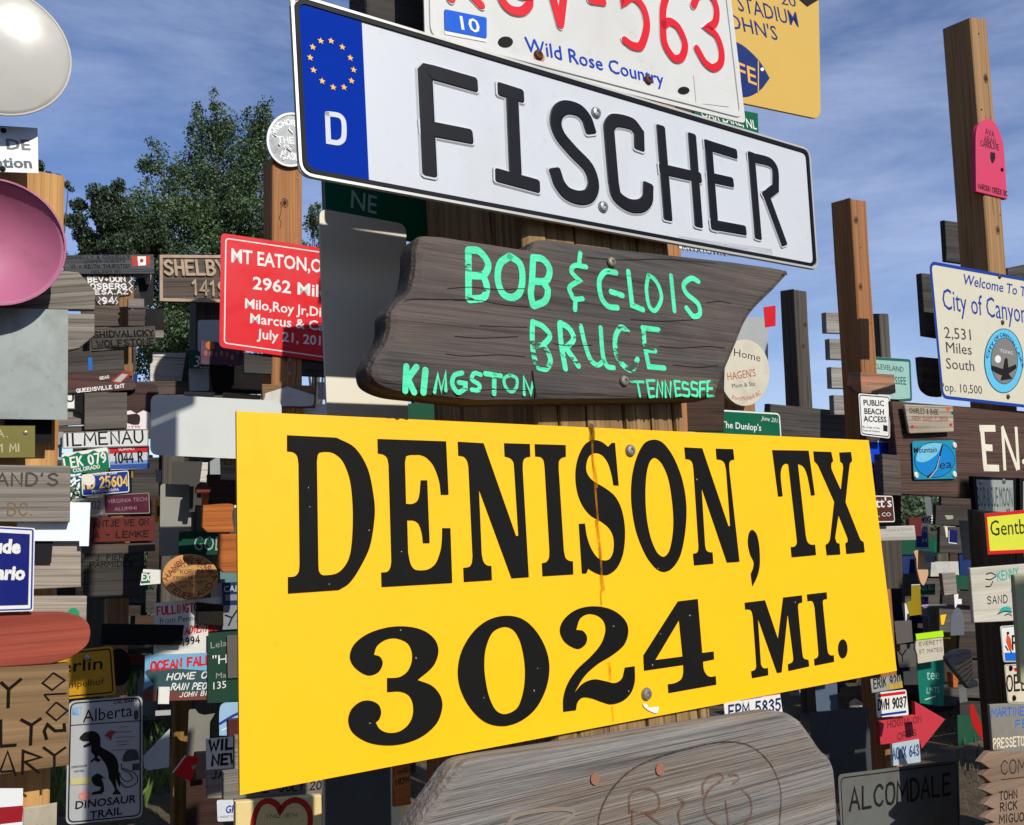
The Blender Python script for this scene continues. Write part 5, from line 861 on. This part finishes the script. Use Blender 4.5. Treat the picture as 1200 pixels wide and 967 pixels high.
s = board('grey brown board with dim letters JAC under the white sheet', Pl(265, 915, 3.4), '242,902 300,899 300,935 243,936', W_GREY, t=.015); s.text('JACK', 248, 913, 278, 909, 8, INK, 'S', wd=.11)
s = metal('small white card with blue figures above lower left corner of the yellow sign', Pl(266, 950, 3.3), '254,938 276,936 276,962 255,963', paint('c5c8cc', .4, .15), r=2); s.text('GP', 264, 953, 276, 952, 8, DB, bold=.03); s.text('I WENT TO', 256, 959, 275, 958, 2.5, INK)
board('narrow grey upright board beside the yellow sign lower left corner', Pl(276, 900, 3.0), '275,862 300,860 300,945 275,940', W_GREY, t=.02)
s = board('grey board with black month and year under the yellow sign', Pl(330, 925, 2.6), '262,905 380,890 378,932 262,938', W_GREY, o=.0, t=.02); s.text('JUNE  JULY 2011', 284, 930, 388, 924, 9, INK, 'S', wd=.1)
s = board('cream board with red painted heart at the bottom edge', Pl(325, 950, 2.55), '276,940 377,932 378,1000 276,1000', paint('d6bf84', .6, .2), o=.0, t=.02, name='painted_sign')
zh = (270, 840, 4.615); s.strokes('heart', '120,600 130,540* 160,475* 205,455* 250,475* 270,510 300,470* 350,450* 400,470* 430,520* 430,600', 3.4, paint('a81e14', .5, .2), zt=zh); s.text('INLIEN', 312, 959, 348, 957, 4, INK, 'S', wd=.08)
metal('tall dark grey metal sheet in shade right of the heart board', Pl(420, 930, 2.3), '378,880 470,860 470,1010 378,1010', paint('3c3e3e', .5, .1), r=2)
s = board('narrow amber wooden tag with black script near the driftwood board', Pl(471, 920, 2.2), '462,893 481,889 482,943 462,946', W_ORG, t=.012); s.text('We', 466, 906, 478, 904, 4, INK, 'S', wd=.1); s.text('Now', 464, 921, 480, 916, 7, INK, 'S', wd=.1)
# berlin + dinosaur
PF = Pl(120, 860, 3.5)
s = metal('yellow German place sign with black border partly behind the red plank', PF, '50,766 132,757 136,814 50,822', paint('b8860f', .4, .08), o=-.04, r=4, name='place_sign'); s.border(3, .8, INK, r=4); s.text('Berlin', 56, 790, 120, 784, 14, INK, bold=.01); s.text('Tempelhof', 66, 808, 122, 802, 7.5, INK); s.screw((102, 771), r=.012)
metal('round black disc behind the yellow German place sign', PF, ell(139, 782, 15, 22, 30), BLK, o=-.2)
s = metal('grey rounded park sign with a black dinosaur and TRAIL lettering', PF, '80,822 167,815 167,958 77,967', paint('a9abab', .4, .12, .1), o=.0, r=8, name='dinosaur_sign'); s.border(2.6, .8, INK, r=7)
zd = (0, 840, 6.667)
s.strokes('line', '548,68 1105,30', .55, INK, zt=zd, cap=0); s.text('Alberta', 97, 847, 155, 839, 14, INK, bold=.0); s.text('CALGARY', 133, 825, 161, 822, 3.2, INK, 'S', wd=.12); s.shape('sticker', '84,829 96,828 95,838 85,838', paint('2a7ab0', .5, .5, dirtcol='d0d4c0')); s.shape('emblem', '157,833 162,832 162,841* 159,844* 157,841*', DG)
s.shape('dinosaur', '640,140 655,125* 690,115* 730,112* 765,130* 782,160* 785,200 790,235* 850,270* 900,310* 925,370* 925,430* 935,480 940,540 930,545 905,490* 912,560 950,605 875,608 900,570 870,510* 850,480 845,430* 830,380* 795,330 770,300 760,320 790,335 770,355 735,340 712,360 705,345 740,318 735,300* 712,275 712,225 680,235 655,240 650,225 700,200 690,190 650,192 620,175 625,155', INK, zt=zd)
s.shape('dinosaur_leg', '765,440 715,475* 735,530* 790,550 780,575 720,590 715,610 795,600 815,580 808,520 795,480* 830,485', INK, zt=zd)
s.strokes('dinosaur_tail', '925,430 940,510* 985,550* 1050,530* 1075,490* 1050,440* 960,400|930,440 960,490* 1000,505* 1035,480* 1010,440* 950,410 950,365', .5, INK, zt=zd)
s.text('DINOSAUR', 88, 948, 159, 940, 8.5, INK, bold=.015); s.text('TRAIL', 105, 960, 143, 954, 8.5, INK, bold=.015)
s.shape('sticker', ell(99, 932, 7, 6, 20), paint('c98a80', .5, .5)); s.shape('sticker', '82,912 107,910 107,918 83,920', paint('b5b078', .5, .3)); s.shape('sticker', '144,892* 148,880* 160,879* 163,890', DG); s.shape('sticker', '155,895 163,894 163,902 155,903', DG); s.text('DINOSAUR', 84, 900, 102, 898, 2.4, INK); s.text('HOTEL', 87, 905, 99, 904, 2.4, INK)
for i, (x, y, l) in enumerate(((141, 852, 8), (136, 858, 18), (136, 864, 22), (136, 869, 14), (137, 873, 12), (131, 879, 26))): s.strokes('handwriting', '%f,%f %f,%f' % (x, y, x+l, y-1), .35, paint('6a4a48', .7, .2))
s.shape('sticker', '122,862 129,856* 136,857 131,862 130,868 127,864', paint('8a3a30', .6, .3))
# ================================================================ ground and the air above it
def ground():
    m, t, b = nodes('forest_floor'); v = coords(t, (1, 1, 1), False); n1 = noise(t, v, 1.2, 8, .65, .4); n2 = noise(t, v, 30, 6, .7)
    c = ramp(t, n1.outputs[0], [(.35, lin('3a3024')), (.5, lin('5c4d3a')), (.65, lin('74664e'))]).outputs[0]; c = mixc(t, .5, c, ramp(t, n2.outputs[0], [(.3, (.25, .22, .18)), (.7, (1, 1, 1))]).outputs[0], 'MULTIPLY')
    t.links.new(c, b.inputs['Base Color']); b.inputs['Roughness'].default_value = .95
    bp = t.nodes.new('ShaderNodeBump'); bp.inputs['Distance'].default_value = .03; t.links.new(n2.outputs[0], bp.inputs['Height']); t.links.new(bp.outputs[0], b.inputs['Normal'])
    V = []; Fc = []; xs = [-900, -300, -100, -40]+[-20+i*.5 for i in range(81)]+[40, 100, 300, 900]; ys = [-900, -100, -30, -10]+[-6+i*.5 for i in range(71)]+[50, 100, 300, 900]
    for y in ys:
        for x in xs: V.append((x, y, rnd.uniform(-.03, .03) if abs(x) < 21 and -7 < y < 30 else 0))
    k = len(xs)
    for j in range(len(ys)-1):
        for i in range(k-1): Fc.append((j*k+i, j*k+i+1, (j+1)*k+i+1, (j+1)*k+i))
    tag(mesh('ground', V, Fc, m), None, None, kind='structure')
ground()
def leaves(name, centers, n, size, mat, rng, parent=None, flat=.6, up=0):
    """many small bent leaf faces scattered through clumps; centers = [(Vector, radius)]"""
    V = []; Fc = []
    wts = [c[1]**2 for c in centers]
    for c, r in rng.choices(centers, wts, k=n):
        d = Vector((rng.gauss(0, 1), rng.gauss(0, 1), rng.gauss(0, 1))).normalized()*r*(rng.random()**.45)
        p = c+d; a = Vector((rng.gauss(0, 1), rng.gauss(0, 1), rng.gauss(0, 1)+up)).normalized(); b = a.orthogonal().normalized()
        b = Matrix.Rotation(rng.uniform(0, 6.28), 3, a) @ b; cc = a.cross(b); s = size*rng.uniform(.6, 1.25)
        k = len(V); V += [p-a*s*.5, p+b*s*flat*.5, p+a*s*.5+cc*s*.1, p-b*s*flat*.5]; Fc.append((k, k+1, k+2, k+3))
    return mesh(name, V, Fc, mat, parent)
def limb(name, paths, mat, parent):
    V = []; Fc = []; n = 7
    for P, r0, r1 in paths:
        m = len(P); base = len(V)
        for i, p in enumerate(P):
            d = (P[min(i+1, m-1)]-P[max(i-1, 0)]).normalized(); a = d.orthogonal().normalized(); b = d.cross(a); r = r0+(r1-r0)*i/(m-1)
            V += [p+(a*math.cos(6.283*q/n)+b*math.sin(6.283*q/n))*r for q in range(n)]
        for i in range(m-1):
            for q in range(n): Fc.append((base+i*n+q, base+i*n+(q+1) % n, base+(i+1)*n+(q+1) % n, base+(i+1)*n+q))
    return mesh(name, V, Fc, mat, parent, smooth=True)
BARK = wood('6b655a', '45403a', 12, 2, 'y', bump=1)
def tree(label, name, D, blobs, tx, nleaf, size, mat, seed, sub=9, rsub=.3, up=0):
    rg = random.Random(seed); base = CAM+ray(tx, 700)*D; base.z = 0; root = bpy.data.objects.new(name, None); COL.objects.link(root); root.location = base; tag(root, label, 'tree')
    C = []; paths = []; top = CAM+ray(*blobs[0][:2])*D; trunk_top = Vector((base.x, base.y, top.z*.72))
    paths.append(([base-base, Vector((.1, .05, trunk_top.z*.35)), Vector((-.05, .1, trunk_top.z*.7)), trunk_top-base], .16, .05))
    for i, (bx, by, rx, ry) in enumerate(blobs):
        c = CAM+ray(bx, by)*(D+rg.uniform(-.8, .8)*max(rx, 15)/40); a, b = rx*D/F, ry*D/F
        h = rg.uniform(.25, .6); st = Vector((0, 0, trunk_top.z*h)); e = c-base
        if st.z > e.z: st.z = e.z*.7
        paths.append(([st, st.lerp(e, .5)+Vector((0, 0, -.1)), e], .035, .006))
        for _ in range(max(3, int(sub*(rx*ry)/900)+2)):
            u = Vector((rg.gauss(0, 1), rg.gauss(0, 1), rg.gauss(0, 1))).normalized()*(rg.random()**.4)
            C.append((e+Vector((u.x*a, u.y*a, u.z*b)), rsub*rg.uniform(.5, 1.15)*min(1, max(a, .18)/rsub*.8)))
    leaves('crown', C, nleaf, size, mat, rg, root, up=up); limb('trunk', paths, BARK, root)
POP = leafmat('poplar_leaves', '2b3f24', '5f7547'); PIN = leafmat('pine_needles', '25331e', '3f5030')
tree('large leafy poplar rising behind the left sign posts', 'poplar_tree', 16, [(254,126,11,20),(233,124,9,12),(226,142,11,16),(238,168,18,24),(256,152,14,20),(262,175,24,30),(293,140,12,18),(312,128,10,14),(318,148,9,22),(300,172,16,20),(322,185,10,30),(304,160,20,25),(300,195,30,35),(182,172,9,10),(173,188,11,12),(174,205,18,20),(197,195,9,14),(203,215,16,18),(225,205,20,24),(240,232,42,40),(198,252,42,36),(290,250,45,50),(255,300,70,50),(195,320,50,50),(310,330,50,60),(250,370,80,50),(200,400,60,50),(235,440,70,50),(135,330,30,30),(165,245,20,20)], 255, 125000, .054, POP, 3, sub=16, rsub=.30)
tree('dark pine left of the poplar with ragged branches', 'pine_tree', 14, [(139,218,7,10),(135,235,14,12),(115,232,7,10),(112,250,12,12),(96,258,8,8),(100,275,14,10),(130,258,20,16),(145,270,22,20),(112,290,20,14),(150,300,30,20),(170,280,25,25),(95,240,4,4),(96,320,18,20),(110,350,30,30)], 128, 42000, .05, PIN, 5, sub=18, rsub=.18, up=1.2)
tree('small pine tips showing beside the pale sawn post', 'pine_tree', 15, [(46,197,4,5),(52,208,8,5),(69,211,5,6),(80,220,6,4),(75,256,6,6),(72,305,6,8),(55,230,14,30),(50,300,22,40),(66,285,8,20)], 48, 5000, .05, PIN, 6, sub=20, rsub=.10, up=1.2)
tree('green poplar top between the brown post and the grey sign back', 'poplar_tree', 17, [(368,243,7,8),(366,262,12,16),(373,285,12,18),(385,300,16,20),(350,300,14,25)], 372, 4200, .055, POP, 8, sub=20, rsub=.2)
# low undergrowth
def scatter(name, n, xr, yr, h, mat, seed, kind='stuff'):
    rg = random.Random(seed); V = []; Fc = []
    for _ in range(n):
        x, y = rg.uniform(*xr), rg.uniform(*yr); hh = h*rg.uniform(.4, 1); a = rg.uniform(0, 6.28); w_ = hh*.09; dx, dy = math.cos(a), math.sin(a); bx, by = rg.gauss(0, hh*.35), rg.gauss(0, hh*.35)
        k = len(V); V += [(x-dx*w_, y-dy*w_, -.02), (x+dx*w_, y+dy*w_, -.02), (x+bx*.5+dx*w_*.7, y+by*.5+dy*w_*.7, hh*.6), (x+bx, y+by, hh), (x+bx*.5-dx*w_*.7, y+by*.5-dy*w_*.7, hh*.6)]; Fc += [(k, k+1, k+2, k+4), (k+4, k+2, k+3)]
    tag(mesh(name, V, Fc, mat), None, None, kind=kind)
GR = leafmat('ground_cover', '3c4626', '6e6c42'); scatter('grass', 26000, (-9, 9), (2.5, 15), .07, GR, 11); scatter('leafy_undergrowth', 5000, (-5, -2), (5, 10), .22, leafmat('weeds', '54682e', '7c8c48'), 12)
def thicket(name, pxs, D, seed, n, mat, top):
    rg = random.Random(seed); C = []
    for px in pxs:
        for _ in range(7):
            p = CAM+ray(px+rg.uniform(-35, 35), 560)*(D+rg.uniform(-1, 1)); p.z = rg.uniform(.1, top); C.append((p, rg.uniform(.25, .55)))
    o = leaves(name, C, n, .07, mat, rg); tag(o, 'dark leafy thicket filling the ground behind the sign posts', 'thicket', kind='stuff')
thicket('thicket', range(-40, 1260, 40), 11.5, 21, 42000, POP, 1.9)
# ================================================================ more rows of sign posts in the shade
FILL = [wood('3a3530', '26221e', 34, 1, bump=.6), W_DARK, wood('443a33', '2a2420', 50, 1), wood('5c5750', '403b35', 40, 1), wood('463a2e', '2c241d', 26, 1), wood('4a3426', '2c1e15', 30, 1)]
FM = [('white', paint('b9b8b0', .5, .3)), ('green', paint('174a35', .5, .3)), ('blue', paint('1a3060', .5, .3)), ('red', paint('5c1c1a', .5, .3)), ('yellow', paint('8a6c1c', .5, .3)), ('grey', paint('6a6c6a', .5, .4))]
def rect(rg, cx, cy, w_, h, a):
    c, s = math.cos(a), math.sin(a); return ' '.join('%f,%f' % (cx+x*c-y*s, cy+x*s+y*c) for x, y in ((-w_/2, -h/2), (w_/2, -h/2), (w_/2, h/2), (-w_/2, h/2)))
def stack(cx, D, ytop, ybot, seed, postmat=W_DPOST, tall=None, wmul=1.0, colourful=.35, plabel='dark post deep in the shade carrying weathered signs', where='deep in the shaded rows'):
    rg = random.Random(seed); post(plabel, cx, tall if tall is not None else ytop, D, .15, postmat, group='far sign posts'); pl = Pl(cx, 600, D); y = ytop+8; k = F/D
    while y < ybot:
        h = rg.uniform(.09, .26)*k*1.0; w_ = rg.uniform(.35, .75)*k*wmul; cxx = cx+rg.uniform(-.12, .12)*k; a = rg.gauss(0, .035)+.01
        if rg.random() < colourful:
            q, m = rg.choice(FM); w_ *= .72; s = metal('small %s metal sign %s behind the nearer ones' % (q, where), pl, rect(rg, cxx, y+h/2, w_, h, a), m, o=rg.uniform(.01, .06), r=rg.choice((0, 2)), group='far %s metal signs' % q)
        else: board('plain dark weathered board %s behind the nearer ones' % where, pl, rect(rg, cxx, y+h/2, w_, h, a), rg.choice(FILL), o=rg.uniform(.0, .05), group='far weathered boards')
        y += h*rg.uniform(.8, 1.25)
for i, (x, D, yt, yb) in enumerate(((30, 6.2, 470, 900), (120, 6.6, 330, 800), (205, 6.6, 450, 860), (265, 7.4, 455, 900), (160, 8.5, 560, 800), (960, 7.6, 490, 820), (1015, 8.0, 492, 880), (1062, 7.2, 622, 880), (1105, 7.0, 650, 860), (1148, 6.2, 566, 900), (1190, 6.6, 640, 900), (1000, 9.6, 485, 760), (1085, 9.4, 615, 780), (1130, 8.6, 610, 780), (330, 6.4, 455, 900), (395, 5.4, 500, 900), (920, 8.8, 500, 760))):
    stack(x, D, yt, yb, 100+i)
# hidden sign stacks added behind the foreground post to throw shade on the left rows
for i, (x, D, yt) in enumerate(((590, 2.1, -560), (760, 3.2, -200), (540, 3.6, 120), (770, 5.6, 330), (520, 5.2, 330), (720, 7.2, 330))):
    stack(x, D, yt, 560, 200+i, postmat=W_POST, wmul=.62, colourful=.3, plabel='hidden tall brown post added to cast shade on the left rows', where='added to cast shade')
# unseen sign posts and boards added right of the view to shade the rows
for i, (x, y, h, n_) in enumerate(((3.7, 2.3, 3.4, 7), (4.5, 1.4, 3.9, 7), (5.6, 2.6, 3.9, 9), (6.6, 4.4, 4.0, 9), (2.0, 0.5, 2.9, 5), (3.1, -.2, 3.9, 8))):
    rg = random.Random(400+i); M = Matrix.Translation((x, y, 0)); P = Vector((x, y, h)); pl = Pl(0, 0, 0, P=P)
    n = pl.n; o = bpy.data.objects.new('wooden_post', None); COL.objects.link(o); M = Matrix((pl.e1, Vector((0, 0, 1)), n)).transposed().to_4x4(); M.translation = (x, y, -.15); o.matrix_world = M
    tag(o, 'unseen tall sign post added right of the view to cast shade', 'post', 'shade posts added right of the view')
    V, Fc = slab([(-.075, 0), (.075, 0), (.075, h+.15), (-.075, h+.15)], 0, -.15); mesh('post_shaft', V, Fc, W_POST, o)
    z = h-.12
    for k in range(n_):
        hh = rg.uniform(.2, .4); ww = rg.uniform(.3, .65); z -= hh*.5+.03; c = rg.uniform(-.12, .12)
        if z < .5: break
        q = bpy.data.objects.new('weathered_board', None); COL.objects.link(q); Mq = M.copy(); Mq.translation = Vector((x, y, z))+pl.e1*c+n*(.03+.004*k); q.matrix_world = Mq @ Matrix.Rotation(rg.gauss(0, .03), 4, 'Z')
        tag(q, 'plain board added outside the right edge of the view to cast shade', 'board', 'shade boards added right of the view'); V, Fc = slab([(-ww/2, -hh/2), (ww/2, -hh/2), (ww/2, hh/2), (-ww/2, hh/2)], 0, -.022, bev=.003); mesh('panel', V, Fc, rg.choice(FILL), q)
        z -= hh*.5
def spruce(x, y, h, r, seed):  # unseen tree, added outside the frame only for the shade it casts
    rg = random.Random(seed); root = bpy.data.objects.new('shade_spruce', None); COL.objects.link(root); root.location = (x, y, 0); tag(root, 'unseen dark spruce added outside the view to cast shade', 'tree', 'spruces added to cast shade')
    C = []
    for k in range(150):
        t = rg.random(); a = rg.uniform(0, 6.28); q = r*(1-t)*rg.uniform(.3, 1); C.append((Vector((q*math.cos(a), q*math.sin(a), .6+h*t)), .5*(1-t*.6)))
    leaves('crown', C, 7000, .22, PIN, rg, root, flat=.5); limb('trunk', [([Vector((0, 0, 0)), Vector((0, 0, h*.5)), Vector((0, 0, h))], .16, .02)], BARK, root)
for i, (x, y, h) in enumerate(((-6.5, 1.5, 9), (-8.5, 4.5, 11), (-7, -2.5, 10), (-5, -6, 11), (-1.5, -8.5, 11), (-11, 8, 12), (-9, -7, 12), (2, -11, 9), (-12, 1, 12), (13, 9, 9), (15, 4, 9), (11, 13, 7))): spruce(x, y, h, h*.24, 600+i)
